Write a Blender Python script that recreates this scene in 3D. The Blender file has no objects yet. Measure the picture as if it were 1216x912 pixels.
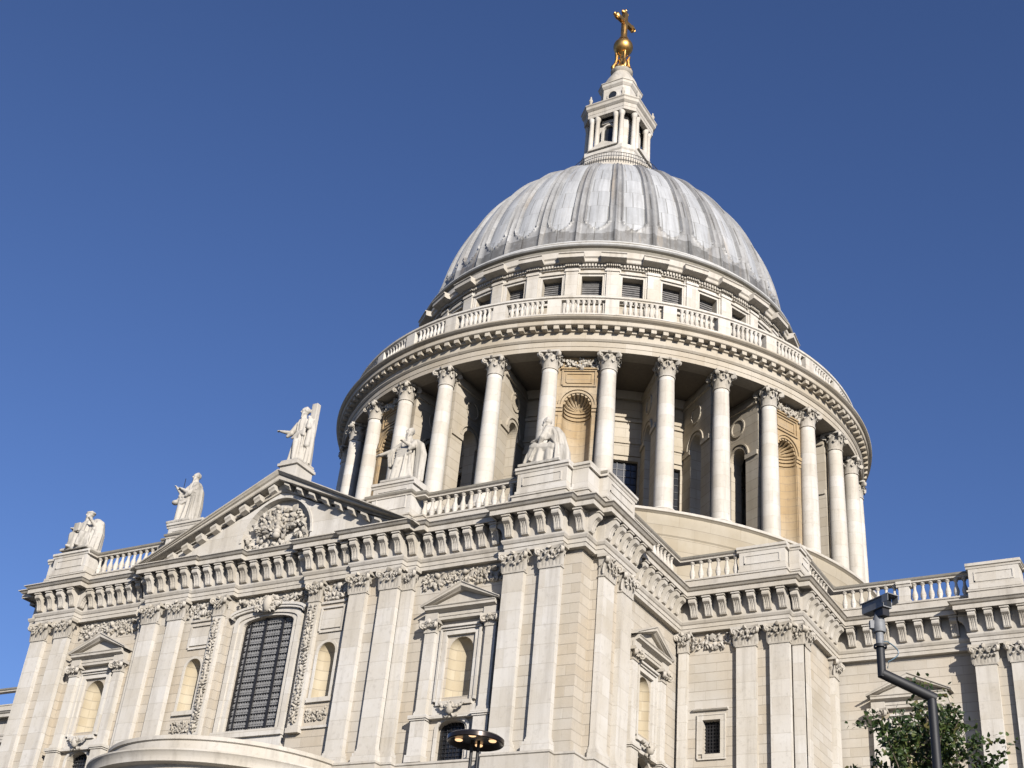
import bpy, bmesh, math, random
import numpy as np
from mathutils import Vector, Matrix
R_ = math.radians
random.seed(7)
rng = np.random.default_rng(7)
S = bpy.context.scene
COL = S.collection

# ------------------------------------------------------------------ camera, sky, sun, exposure
CAM = (46.0, -87.305, 1.388)
def setup_camera():
    yaw, pit, rol = R_(32.443), R_(30.98), R_(5.706)
    fw = Vector((-math.sin(yaw)*math.cos(pit), math.cos(yaw)*math.cos(pit), math.sin(pit)))
    rt = Vector((math.cos(yaw), math.sin(yaw), 0)); up = rt.cross(fw)
    r2 = rt*math.cos(rol)+up*math.sin(rol); u2 = -rt*math.sin(rol)+up*math.cos(rol)
    m = Matrix(((r2.x, u2.x, -fw.x, CAM[0]), (r2.y, u2.y, -fw.y, CAM[1]), (r2.z, u2.z, -fw.z, CAM[2]), (0, 0, 0, 1)))
    cd = bpy.data.cameras.new('camera'); c = bpy.data.objects.new('camera', cd); COL.objects.link(c)
    c.matrix_world = m
    cd.sensor_fit = 'HORIZONTAL'; cd.sensor_width = 36.0; cd.lens = 36.0*1558.7/1216.0
    cd.clip_start = 0.1; cd.clip_end = 5000
    S.camera = c
setup_camera()
SUN_EL, SUN_BEAR = 19.5, 131.0            # elevation, compass bearing (clockwise from north = +y)
w = bpy.data.worlds.new('World'); S.world = w; w.use_nodes = True
nt = w.node_tree; bg = nt.nodes['Background']
sky = nt.nodes.new('ShaderNodeTexSky'); sky.sky_type = 'NISHITA'; sky.sun_disc = False
sky.sun_elevation = R_(SUN_EL); sky.sun_rotation = R_(SUN_BEAR)
sky.altitude = 0; sky.air_density = 0.95; sky.dust_density = 0.1; sky.ozone_density = 5.6
tint = nt.nodes.new('ShaderNodeMix'); tint.data_type = 'RGBA'; tint.blend_type = 'MULTIPLY'; tint.inputs[0].default_value = 1.0
tint.inputs[7].default_value = (1.02, .915, 1.06, 1)          # the camera's white balance
nt.links.new(sky.outputs['Color'], tint.inputs[6]); nt.links.new(tint.outputs[2], bg.inputs['Color']); bg.inputs['Strength'].default_value = 0.077
sl = bpy.data.lights.new('sun', 'SUN'); sl.energy = 5.0; sl.angle = R_(0.53); sl.color = (1.0, 0.945, 0.88)
so = bpy.data.objects.new('sun', sl); COL.objects.link(so)
d = Vector((math.sin(R_(SUN_BEAR))*math.cos(R_(SUN_EL)), math.cos(R_(SUN_BEAR))*math.cos(R_(SUN_EL)), math.sin(R_(SUN_EL))))
so.rotation_euler = d.to_track_quat('Z', 'Y').to_euler(); so.location = d*300
S.view_settings.view_transform = 'Standard'; S.view_settings.look = 'None'
S.view_settings.exposure = 0.6; S.view_settings.gamma = 1.0; S.view_settings.use_curve_mapping = False
S.cycles.max_bounces = 6; S.cycles.diffuse_bounces = 1; S.cycles.use_denoising = True

# ------------------------------------------------------------------ materials
class NT:
    def __init__(s, name):
        s.m = bpy.data.materials.new(name); s.m.use_nodes = True
        s.t = s.m.node_tree; s.b = s.t.nodes['Principled BSDF']
    def n(s, typ, **kw):
        x = s.t.nodes.new(typ)
        for k, v in kw.items():
            if k in x.inputs: x.inputs[k].default_value = v
            else: setattr(x, k, v)
        return x
    def l(s, a, b): s.t.links.new(a, b)
    def math(s, op, a, b=None, c=None):
        x = s.t.nodes.new('ShaderNodeMath'); x.operation = op
        for i, v in enumerate((a, b, c)):
            if v is None: continue
            if isinstance(v, (int, float)): x.inputs[i].default_value = v
            else: s.l(v, x.inputs[i])
        return x.outputs[0]
    def mix(s, fac, a, b, mode='MIX'):
        x = s.t.nodes.new('ShaderNodeMix'); x.data_type = 'RGBA'; x.blend_type = mode; x.clamp_factor = True
        for sock, v in ((x.inputs[0], fac), (x.inputs[6], a), (x.inputs[7], b)):
            if isinstance(v, tuple): sock.default_value = (*v, 1) if len(v) == 3 else v
            elif isinstance(v, (int, float)): sock.default_value = v
            else: s.l(v, sock)
        return x.outputs[2]
    def ramp(s, f, pts):
        x = s.t.nodes.new('ShaderNodeValToRGB'); e = x.color_ramp.elements
        while len(e) < len(pts): e.new(0.5)
        for q, (p, c) in zip(e, pts): q.position = p; q.color = (*c, 1) if isinstance(c, tuple) else (c, c, c, 1)
        s.l(f, x.inputs[0]); return x.outputs[0]
    def noise(s, vec, scale, detail=4, rough=.6, sc=None):
        if sc:
            mp = s.n('ShaderNodeMapping'); mp.inputs['Scale'].default_value = sc; s.l(vec, mp.inputs[0]); vec = mp.outputs[0]
        x = s.n('ShaderNodeTexNoise', Scale=scale, Detail=detail, Roughness=rough); s.l(vec, x.inputs['Vector']); return x.outputs['Fac']

def stone(name, base, joint=None, stain=(.30, .26, .20), stain_amt=.5, brick=None, bump=.3, rough=.85, tan=None, streak=.5, jamt=1.0):
    """brick: None, 'flat' (axis aligned walls) or 'cyl' (round the dome's axis); (width, height) in metres"""
    k = NT(name); tc = k.n('ShaderNodeTexCoord'); P0 = tc.outputs['Object']
    oi = k.n('ShaderNodeObjectInfo'); va = k.n('ShaderNodeVectorMath', operation='ADD'); rv = k.n('ShaderNodeCombineXYZ')
    rr = k.math('MULTIPLY', oi.outputs['Random'], 37.0); k.l(rr, rv.inputs[0]); k.l(rr, rv.inputs[1]); k.l(P0, va.inputs[0]); k.l(rv.outputs[0], va.inputs[1]); P = va.outputs[0]
    big = k.noise(P, .35, 5, .6); fine = k.noise(P, 4.0, 6, .65); grain = k.noise(P, 30.0, 3, .7)
    st = k.noise(P, 1.0, 5, .65, sc=(1.6, 1.6, .12))
    c = k.mix(k.ramp(big, [(.35, 0.0), (.68, 1.0)]), base, tuple(x*f for x, f in zip(base, (.88, .85, .79))))
    if tan: c = k.mix(k.ramp(k.noise(P, .16, 3, .5), [(.46, 0.0), (.62, 1.0)]), c, tan)
    c = k.mix(k.math('MULTIPLY', k.ramp(st, [(.5, 0.0), (.74, 1.0)]), stain_amt*streak), c, stain)
    c = k.mix(k.math('MULTIPLY', k.ramp(fine, [(.55, 0.0), (.75, 1.0)]), stain_amt*.55), c, stain)
    h = k.math('ADD', k.math('MULTIPLY', fine, .5), k.math('MULTIPLY', grain, .25))
    if brick:
        mode, bw, bh = brick
        sp = k.n('ShaderNodeSeparateXYZ'); k.l(P0, sp.inputs[0])
        if mode == 'flat':
            ge = k.n('ShaderNodeNewGeometry'); ns = k.n('ShaderNodeSeparateXYZ'); k.l(ge.outputs['True Normal'], ns.inputs[0])
            ax = k.math('GREATER_THAN', k.math('ABSOLUTE', ns.outputs[0]), .6)
            u = k.math('ADD', k.math('MULTIPLY', sp.outputs[1], ax), k.math('MULTIPLY', sp.outputs[0], k.math('SUBTRACT', 1.0, ax)))
        else:
            u = k.math('MULTIPLY', k.math('ARCTAN2', sp.outputs[1], sp.outputs[0]), 18.0)
        cv = k.n('ShaderNodeCombineXYZ'); k.l(u, cv.inputs[0]); k.l(sp.outputs[2], cv.inputs[1])
        br = k.n('ShaderNodeTexBrick'); k.l(cv.outputs[0], br.inputs['Vector'])
        br.inputs['Scale'].default_value = 1.0; br.inputs['Brick Width'].default_value = bw; br.inputs['Row Height'].default_value = bh
        br.inputs['Mortar Size'].default_value = .018; br.inputs['Mortar Smooth'].default_value = .3
        br.inputs['Color1'].default_value = (1, 1, 1, 1); br.inputs['Color2'].default_value = (.85, .82, .77, 1)
        br.inputs['Mortar'].default_value = (.94, .93, .90, 1); br.inputs['Bias'].default_value = -.25
        c = k.mix(1.0, c, br.outputs['Color'], 'MULTIPLY')
        bed = k.math('LESS_THAN', k.math('FRACT', k.math('DIVIDE', k.math('ADD', sp.outputs[2], .02), bh)), .04/bh)
        jn = k.math('MULTIPLY', k.math('ADD', k.math('MULTIPLY', bed, .55*jamt), k.math('MULTIPLY', br.outputs['Fac'], .22*jamt)), k.math('ADD', .2, k.math('MULTIPLY', fine, 1.2)))
        c = k.mix(k.math('MINIMUM', jn, .8), c, joint or (.2, .17, .13))
        h = k.math('SUBTRACT', h, k.math('ADD', k.math('MULTIPLY', br.outputs['Fac'], .4*jamt), k.math('MULTIPLY', bed, 1.2*jamt)))
    k.l(c, k.b.inputs['Base Color']); k.b.inputs['Roughness'].default_value = rough
    k.b.inputs['Specular IOR Level'].default_value = .25
    bp = k.n('ShaderNodeBump', Strength=bump, Distance=.04); k.l(h, bp.inputs['Height']); k.l(bp.outputs[0], k.b.inputs['Normal'])
    return k.m

def plain(name, col, rough=.6, metal=0, emit=None, estr=0, var=.15, scale=6):
    k = NT(name); tc = k.n('ShaderNodeTexCoord')
    f = k.noise(tc.outputs['Object'], scale, 4, .6)
    c = k.mix(k.ramp(f, [(.3, 0.0), (.7, 1.0)]), tuple(x*(1-var) for x in col), tuple(min(1, x*(1+var)) for x in col))
    k.l(c, k.b.inputs['Base Color']); k.b.inputs['Roughness'].default_value = rough; k.b.inputs['Metallic'].default_value = metal
    if emit: k.b.inputs['Emission Color'].default_value = (*emit, 1); k.b.inputs['Emission Strength'].default_value = estr
    return k.m

STONE = (.52, .495, .45)
M = {}
M['ashlar'] = stone('ashlar_stone', (.445, .415, .365), joint=(.24, .21, .17), brick=('flat', 1.25, .5), tan=(.43, .375, .295), bump=.4)
M['smooth'] = stone('dressed_stone', STONE, stain=(.25, .225, .19), stain_amt=.75, bump=.35, brick=('flat', 1.9, .93), jamt=.26, streak=.7)
M['mould'] = stone('moulded_stone', (.45, .42, .37), stain=(.20, .18, .15), stain_amt=.7, streak=.7)
M['carved'] = stone('carved_stone', (.40, .37, .32), stain=(.13, .12, .10), stain_amt=1.0)
M['dirty'] = stone('weathered_stone', (.20, .185, .155), stain=(.09, .085, .07), stain_amt=.8)
M['tan'] = stone('tan_stone', (.42, .365, .265), stain=(.34, .26, .15), stain_amt=.6, brick=('flat', 1.0, .5), bump=.3)
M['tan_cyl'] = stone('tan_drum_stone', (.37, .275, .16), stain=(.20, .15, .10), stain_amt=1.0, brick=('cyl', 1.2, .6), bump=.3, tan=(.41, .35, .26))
M['drum'] = stone('drum_stone', (.41, .37, .305), stain=(.2, .17, .13), stain_amt=.5, brick=('cyl', 1.6, .75), bump=.35)
M['podium'] = stone('podium_stone', (.36, .32, .25), stain=(.25, .21, .15), stain_amt=.5, brick=('cyl', 1.7, .8), bump=.3)
M['darkceil'] = stone('dark_ceiling_stone', (.12, .10, .08), stain=(.05, .045, .04), stain_amt=.7, brick=('cyl', 1.6, .75))  # dark brown stone for the colonnade ceiling, well below the drum's tone
M['statue'] = stone('statue_stone', (.42, .395, .35), stain=(.13, .12, .10), stain_amt=1.0, bump=.5, streak=.9)
M['gold'] = plain('gilded_metal', (.48, .28, .09), .42, 1.0, var=.3, scale=3)
M['glass'] = plain('dark_glass', (.018, .02, .024), .15, 0, var=.4, scale=.8)
M['paneg'] = plain('leaded_glass', (.20, .197, .19), .25, 0, var=.4, scale=2.5)
M['board'] = plain('grey_louvre_board', (.13, .125, .12), .7, var=.35, scale=2)
M['iron'] = plain('black_iron', (.022, .021, .022), .45, .3, var=.3)
M['grille'] = plain('grey_wire_grille', (.26, .255, .245), .6, .2, var=.2)
M['polegrey'] = plain('grey_enamel', (.15, .155, .16), .6, 0, var=.25)
M['poleblk'] = plain('black_enamel', (.007, .007, .008), .6, 0, var=.2)
M['lampin'] = plain('bronze_lamp_dish', (.03, .022, .018), .28, .6, var=.3)
M['bulb'] = plain('lit_lamp', (.9, .7, .45), .3, 0, (1.0, .62, .32), 0.9)
M['cable'] = plain('blue_grey_cable', (.10, .16, .20), .5)
M['roof'] = plain('flat_lead_roof', (.22, .225, .23), .6, var=.2, scale=.5)
def lead(name, ca, cb, dirt):
    k = NT(name); tc = k.n('ShaderNodeTexCoord'); P = tc.outputs['Object']
    sp = k.n('ShaderNodeSeparateXYZ'); k.l(P, sp.inputs[0])
    ang = k.math('ARCTAN2', sp.outputs[1], sp.outputs[0])
    u = k.math('MULTIPLY', ang, 32/(2*math.pi)); 
    cv = k.n('ShaderNodeCombineXYZ'); k.l(u, cv.inputs[0]); k.l(sp.outputs[2], cv.inputs[1])
    V = cv.outputs[0]
    stv = k.noise(V, 1.0, 5, .65, sc=(9.0, .22, 1)); st2 = k.noise(V, 1.0, 4, .6, sc=(3.1, .10, 1)); pat = k.noise(P, .28, 4, .6); fine = k.noise(P, 2.5, 5, .65)
    c = k.mix(k.ramp(pat, [(.35, 0.0), (.65, 1.0)]), ca, cb)
    c = k.mix(k.math('MULTIPLY', k.ramp(stv, [(.44, 0.0), (.66, 1.0)]), dirt), c, (.12, .11, .095))
    c = k.mix(k.math('MULTIPLY', k.ramp(st2, [(.60, 0.0), (.72, 1.0)]), .55), c, (.30, .24, .17))
    c = k.mix(k.math('MULTIPLY', k.ramp(fine, [(.5, 0.0), (.75, 1.0)]), .2), c, (.56, .56, .55))
    # sheets: horizontal laps about 1.9 m apart, each sheet a little different
    br = k.n('ShaderNodeTexBrick', offset=0.37, offset_frequency=2); k.l(V, br.inputs['Vector'])
    br.inputs['Scale'].default_value = 1.0; br.inputs['Brick Width'].default_value = .5; br.inputs['Row Height'].default_value = 2.1
    br.inputs['Mortar Size'].default_value = .012; br.inputs['Color1'].default_value = (1, 1, 1, 1); br.inputs['Color2'].default_value = (.84, .845, .85, 1)
    br.inputs['Mortar'].default_value = (.5, .49, .46, 1)
    c = k.mix(1.0, c, br.outputs['Color'], 'MULTIPLY')
    k.l(c, k.b.inputs['Base Color']); k.b.inputs['Roughness'].default_value = .55; k.b.inputs['Metallic'].default_value = .15
    bp = k.n('ShaderNodeBump', Strength=.35, Distance=.06); k.l(k.math('SUBTRACT', fine, br.outputs['Fac']), bp.inputs['Height']); k.l(bp.outputs[0], k.b.inputs['Normal'])
    return k.m
M['lead'] = lead('dome_lead', (.44, .445, .44), (.385, .388, .383), .34); M['footl'] = lead('foot_lead', (.20, .195, .185), (.13, .128, .12), .9); M['ribl'] = lead('rib_lead', (.32, .318, .308), (.25, .245, .235), .55)
M['leadring'] = stone('lead_ring', (.42, .42, .41), stain=(.12, .115, .10), stain_amt=.7)
def ground_mat():
    k = NT('paving'); tc = k.n('ShaderNodeTexCoord'); P = tc.outputs['Object']
    br = k.n('ShaderNodeTexBrick'); k.l(P, br.inputs['Vector']); br.inputs['Scale'].default_value = 1
    br.inputs['Brick Width'].default_value = .9; br.inputs['Row Height'].default_value = .6; br.inputs['Mortar Size'].default_value = .012
    br.inputs['Color1'].default_value = (.11, .105, .095, 1); br.inputs['Color2'].default_value = (.085, .08, .075, 1); br.inputs['Mortar'].default_value = (.1, .095, .09, 1)
    c = k.mix(k.ramp(k.noise(P, .4, 5), [(.4, 0.0), (.7, 1.0)]), br.outputs['Color'], (.08, .077, .072))
    k.l(c, k.b.inputs['Base Color']); k.b.inputs['Roughness'].default_value = .85
    return k.m
M['ground'] = ground_mat()
M['asphalt'] = plain('asphalt', (.05, .05, .052), .9, var=.25, scale=3)
M['bark'] = plain('bark', (.09, .07, .05), .9, var=.4, scale=12)
def leaf_mat():
    k = NT('leaf'); oi = k.n('ShaderNodeNewGeometry'); f = oi.outputs['Random Per Island']
    c = k.ramp(f, [(0.0, (.020, .038, .010)), (.5, (.040, .068, .016)), (.85, (.075, .105, .024)), (1.0, (.14, .12, .04))])
    k.l(c, k.b.inputs['Base Color']); k.b.inputs['Roughness'].default_value = .5
    tr = k.n('ShaderNodeBsdfTranslucent'); k.l(c, tr.inputs[0]); ms = k.n('ShaderNodeMixShader'); ms.inputs[0].default_value = .3
    k.l(k.b.outputs[0], ms.inputs[1]); k.l(tr.outputs[0], ms.inputs[2]); k.l(ms.outputs[0], k.t.nodes['Material Output'].inputs[0])
    return k.m
M['leaf'] = leaf_mat()

# ------------------------------------------------------------------ mesh helpers
class Fr:
    """frame: origin o (x,y), tangent t, normal n (all horizontal); maps (u, d, z)"""
    def __init__(s, o, t, n): s.o = o; s.t = t; s.n = n
    def __call__(s, u, d, z): return (s.o[0]+u*s.t[0]+d*s.n[0], s.o[1]+u*s.t[1]+d*s.n[1], z)
    def at(s, u, d=0): q = s(u, d, 0); return Fr((q[0], q[1]), s.t, s.n)
def polar(az, r):  # frame whose normal points outward at azimuth az (degrees), tangent to the viewer's right
    a = R_(az); return Fr((r*math.cos(a), r*math.sin(a)), (-math.sin(a), math.cos(a)), (math.cos(a), math.sin(a)))
WORLD = Fr((0, 0), (1, 0), (0, -1))
class MB:
    def __init__(s): s.v = []; s.f = []; s.m = []
    def add(s, vs, fs, mi=0):
        b = len(s.v); s.v += [tuple(map(float, q)) for q in vs]
        for f in fs: s.f.append([b+i for i in f]); s.m.append(mi)
    def box(s, fr, u0, u1, d0, d1, z0, z1, mi=0, taper=0):
        t = taper
        p = [fr(u0, d0, z0), fr(u1, d0, z0), fr(u1, d1, z0), fr(u0, d1, z0), fr(u0+t, d0, z1), fr(u1-t, d0, z1), fr(u1-t, d1-t, z1), fr(u0+t, d1-t, z1)]
        s.add(p, [(0, 3, 2, 1), (4, 5, 6, 7), (0, 1, 5, 4), (1, 2, 6, 5), (2, 3, 7, 6), (3, 0, 4, 7)], mi)
    def prof(s, fr, pts, u0, u1, mi=0, mtop=None):
        """closed (d,z) profile pulled along u"""
        n = len(pts); a = [fr(u0, d, z) for d, z in pts]+[fr(u1, d, z) for d, z in pts]
        s.add(a, [(i, (i+1) % n, n+(i+1) % n, n+i) for i in range(n)]+[tuple(range(n)), tuple(range(2*n-1, n-1, -1))], mi)
    def poly(s, fr, pts, d0, d1, mi=0):
        """closed (u,z) outline thickened from d0 to d1"""
        n = len(pts); a = [fr(u, d0, z) for u, z in pts]+[fr(u, d1, z) for u, z in pts]
        s.add(a, [(i, (i+1) % n, n+(i+1) % n, n+i) for i in range(n)]+[tuple(range(n)), tuple(range(2*n-1, n-1, -1))], mi)
    def strip(s, fr, pts, w, d0, d1, mi=0):
        """a moulding of width w following the (u,z) line pts (open), outward side on the left"""
        n = len(pts); P = np.array(pts, float); o = []
        for i in range(n):
            a = P[max(i-1, 0)]; b = P[min(i+1, n-1)]; t = (b-a)/np.linalg.norm(b-a)
            if 0 < i < n-1:
                t1 = (P[i]-P[i-1])/np.linalg.norm(P[i]-P[i-1]); t2 = (P[i+1]-P[i])/np.linalg.norm(P[i+1]-P[i])
                n1 = np.array((-t1[1], t1[0])); n2 = np.array((-t2[1], t2[0])); o.append(P[i]+w*(n1+n2)/(1+n1@n2))
            else: o.append(P[i]+w*np.array((-t[1], t[0])))
        for i in range(n-1):
            q = [P[i], P[i+1], o[i+1], o[i]]
            s.add([fr(a[0], d0, a[1]) for a in q]+[fr(a[0], d1, a[1]) for a in q],
                  [(4, 5, 6, 7), (0, 1, 5, 4), (2, 3, 7, 6)]+([(3, 0, 4, 7)] if i == 0 else [])+([(1, 2, 6, 5)] if i == n-2 else []), mi)
    def sweep(s, prof, path, mi=0, top=None, closed=False):
        """open (o,z) profile swept along plan path, outward on the right hand; mitred. top: first index of profile that gets material top[1]"""
        P = np.array(path, float); n = len(P); N = []
        for i in range(n-1): dd = P[i+1]-P[i]; dd /= np.linalg.norm(dd); N.append(np.array((dd[1], -dd[0])))
        mit = []
        for i in range(n):
            if i == 0: mit.append(N[0])
            elif i == n-1: mit.append(N[-1])
            else: mit.append((N[i-1]+N[i])/(1+N[i-1]@N[i]))
        k = len(prof); vs = []
        for i in range(n):
            for o, z in prof: q = P[i]+o*mit[i]; vs.append((q[0], q[1], z))
        b = len(s.v); s.v += vs
        for i in range(n-1):
            for j in range(k-1):
                s.f.append([b+i*k+j, b+(i+1)*k+j, b+(i+1)*k+j+1, b+i*k+j+1])
                s.m.append(top[1] if top and j >= top[0] and j < (top[2] if len(top) > 2 else 999) else mi)
        s.f.append([b+j for j in range(k)]); s.m.append(mi); s.f.append([b+(n-1)*k+j for j in range(k)][::-1]); s.m.append(mi)
    def lathe(s, prof, c=(0, 0), n=24, a0=0, a1=360, mi=0, mats=None, lobes=None):
        full = abs(a1-a0) >= 360; m = n if full else n+1; k = len(prof); b = len(s.v)
        for i in range(m):
            a = R_(a0+(a1-a0)*i/n)
            for r, z in prof:
                rr = r*(1+lobes(a, z)) if lobes else r
                s.v.append((c[0]+rr*math.cos(a), c[1]+rr*math.sin(a), z))
        for i in range(n):
            i2 = (i+1) % m
            for j in range(k-1):
                s.f.append([b+i*k+j, b+i2*k+j, b+i2*k+j+1, b+i*k+j+1]); s.m.append(mats[j] if mats else mi)
    def tube(s, pts, r, n=8, mi=0):
        P = [Vector(p) for p in pts]; rs = r if isinstance(r, (list, tuple)) else [r]*len(P); b = len(s.v); up = Vector((0, 0, 1))
        for i, p in enumerate(P):
            t = (P[min(i+1, len(P)-1)]-P[max(i-1, 0)]).normalized()
            x = t.cross(up if abs(t.z) < .95 else Vector((1, 0, 0))).normalized(); y = t.cross(x)
            for j in range(n):
                a = 2*math.pi*j/n; s.v.append(tuple(p+rs[i]*(x*math.cos(a)+y*math.sin(a))))
        for i in range(len(P)-1):
            for j in range(n): s.f.append([b+i*n+j, b+i*n+(j+1) % n, b+(i+1)*n+(j+1) % n, b+(i+1)*n+j]); s.m.append(mi)
        s.f.append([b+j for j in range(n)][::-1]); s.m.append(mi); s.f.append([b+(len(P)-1)*n+j for j in range(n)]); s.m.append(mi)
    def blob(s, c, r, mi=0, rough=.22, up=None):
        """small lumpy carved knob: c centre, r three radii along x,y,z (of a random frame)"""
        q = ICO*(1+rough*rng.normal(size=(len(ICO), 1)).clip(-1.6, 1.6))*np.array(r)
        e = rng.uniform(0, 2*math.pi, 3) if up is None else up
        Rm = np.array(Matrix.Rotation(e[2], 3, 'Z') @ Matrix.Rotation(e[1], 3, 'Y') @ Matrix.Rotation(e[0], 3, 'X'))
        s.add(q@Rm.T+np.array(c), ICOF, mi)
    def build(s, name, mats, parent=None, smooth=None, recalc=True):
        me = bpy.data.meshes.new(name); me.from_pydata(s.v, [], s.f); me.validate()
        mats = mats if isinstance(mats, (list, tuple)) else [mats]
        for m in mats: me.materials.append(M[m] if isinstance(m, str) else m)
        if len(me.polygons) == len(s.m): me.polygons.foreach_set('material_index', s.m)
        bm = bmesh.new(); bm.from_mesh(me)
        if recalc: bmesh.ops.recalc_face_normals(bm, faces=bm.faces)
        bm.to_mesh(me); bm.free()
        if smooth is not None:
            me.shade_smooth(); me.set_sharp_from_angle(angle=R_(smooth))
        o = bpy.data.objects.new(name, me); COL.objects.link(o)
        if parent: o.parent = parent
        return o
def _ico():
    bm = bmesh.new(); bmesh.ops.create_icosphere(bm, subdivisions=1, radius=1)
    bm.verts.ensure_lookup_table(); v = np.array([q.co[:] for q in bm.verts]); f = [[q.index for q in x.verts] for x in bm.faces]; bm.free(); return v, f
ICO, ICOF = _ico()
def tag(o, label, cat, group=None, kind=None):
    if label: o['label'] = label
    if cat: o['category'] = cat
    if group: o['group'] = group
    if kind: o['kind'] = kind
    return o
def empty(name, loc=(0, 0, 0), rz=0, parent=None):
    o = bpy.data.objects.new(name, None); COL.objects.link(o); o.location = loc; o.rotation_euler = (0, 0, rz); o.empty_display_size = .5
    if parent: o.parent = parent
    return o
def copy(o, parent, loc, rz=0, kids=True):
    c = o.copy(); COL.objects.link(c); c.parent = parent; c.location = loc; c.rotation_euler = (0, 0, rz)
    if kids:
        for ch in o.children:
            e = ch.copy(); COL.objects.link(e); e.parent = c
    return c
def arc(uc, zs, r, n=14, rz=None, a0=180, a1=0):
    return [(uc+r*math.cos(R_(a0+(a1-a0)*i/n)), zs+(rz or r)*math.sin(R_(a0+(a1-a0)*i/n))) for i in range(n+1)]
def hole_outline(h):
    """h=(uc,w,zb,zs,rise): from bottom left up over the head to bottom right"""
    uc, w_, zb, zs, rise = h
    top = arc(uc, zs, w_/2, 14, rise) if rise > 0 else [(uc-w_/2, zs), (uc+w_/2, zs)]
    return [(uc-w_/2, zb)]+top+[(uc+w_/2, zb)]
def panel(mb, fr, u0, u1, z0, z1, d=0, holes=(), mi=0):
    """wall face with openings stacked one above the other"""
    hs = sorted(holes, key=lambda h: h[2]); z = z0
    for i, h in enumerate(hs):
        zt = (h[3]+h[4]+hs[i+1][2])/2 if i+1 < len(hs) else z1
        a, b = h[0]-h[1]/2, h[0]+h[1]/2
        def q(*p): mb.add([fr(u, d, zz) for u, zz in p], [tuple(range(len(p)))], mi)
        q((u0, z), (a, z), (a, zt), (u0, zt)); q((b, z), (u1, z), (u1, zt), (b, zt))
        if h[2] > z+1e-4: q((a, z), (b, z), (b, h[2]), (a, h[2]))
        o = hole_outline(h)[1:-1]
        for (p1, p2) in zip(o[:-1], o[1:]): q(p1, p2, (p2[0], zt), (p1[0], zt))
        z = zt
    if not hs: mb.add([fr(u0, d, z0), fr(u1, d, z0), fr(u1, d, z1), fr(u0, d, z1)], [(0, 1, 2, 3)], mi)
def reveal(mb, fr, h, d0, d1, mi=0, back=None):
    o = hole_outline(h); n = len(o)
    mb.add([fr(u, d0, z) for u, z in o]+[fr(u, d1, z) for u, z in o], [(i, i+1, n+i+1, n+i) for i in range(n-1)]+[(n-1, 0, n, 2*n-1)], mi)
    if back is not None: mb.add([fr(u, d1, z) for u, z in o], [tuple(range(n))], back)
def niche(mb, fr, h, depth, mi=0, flutes=0, d0=0):
    """round-backed niche with a quarter-sphere head"""
    uc, w_, zb, zs, rise = h; r = w_/2; n = 32 if flutes else 16; b = len(mb.v)
    rings = [zb, zs]
    vs = []; K = 8
    for lev in range(2+K):
        if lev < 2: z = rings[lev]; f = 1; g = 0
        else: g = math.pi/2*(lev-1)/K; z = zs+rise*math.sin(g); f = math.cos(g)
        for i in range(n+1):
            a = math.pi*i/n; fl = 1-(.10*(.5-.5*math.cos(a*flutes*2)) if flutes and lev >= 2 else 0)*min(1, f*1.2)
            if flutes and lev >= 2:
                # scallop shell: flutes run from the springing centre to the rim
                zz = z; vs.append(fr(uc-r*math.cos(a)*f*1.0, d0-depth*math.sin(a)*f*fl, zz))
            else: vs.append(fr(uc-r*math.cos(a)*f, d0-depth*math.sin(a)*f, z))
    m = n+1
    mb.add(vs, [(l*m+i, l*m+i+1, (l+1)*m+i+1, (l+1)*m+i) for l in range(1+K) for i in range(n)]+[tuple(range(m))], mi)

# ------------------------------------------------------------------ ornament
def leaf(mb, fr, u, d, z0, h, w_, out, mi=0):
    """acanthus leaf: rises from z0, leans out and curls over"""
    pr = [(0, 0, .8), (.05, .35, 1.0), (.22, .68, .95), (.55, .93, .8), (.92, 1.0, .6), (1.05, .86, .35), (.95, .74, .12)]
    vs = []
    for o_, zz, ww in pr:
        for j, (a, bk) in enumerate(((-.5, -.3), (-.22, .05), (0, .16), (.22, .05), (.5, -.3))): vs.append(fr(u+a*w_*ww, d+o_*out+bk*w_*.28*ww, z0+zz*h))
    for o_, zz, ww in pr: vs.append(fr(u, d+o_*out*.4-.03, z0+zz*h*.9))
    k = 5; fs = [(i*k+j, i*k+j+1, (i+1)*k+j+1, (i+1)*k+j) for i in range(len(pr)-1) for j in range(k-1)]
    mb.add(vs, fs, mi)
def scroll(mb, c, ax, r, th, mi=0):
    """volute: a fat disc with a raised eye, axis ax (horizontal unit vector)"""
    ax = Vector((*ax, 0)).normalized(); x = Vector((0, 0, 1)); y = ax.cross(x); c = Vector(c); n = 10; vs = []
    for t, rr in ((-th, r*.75), (-th*.9, r), (th*.9, r), (th, r*.75), (th*.6, r*.6), (th*1.25, r*.35)):
        for i in range(n): a = 2*math.pi*i/n; vs.append(tuple(c+ax*t+rr*(x*math.cos(a)+y*math.sin(a))))
    mb.add(vs, [(l*n+i, l*n+(i+1) % n, (l+1)*n+(i+1) % n, (l+1)*n+i) for l in range(5) for i in range(n)]+[tuple(range(n)), tuple(range(5*n, 6*n))], mi)
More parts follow.
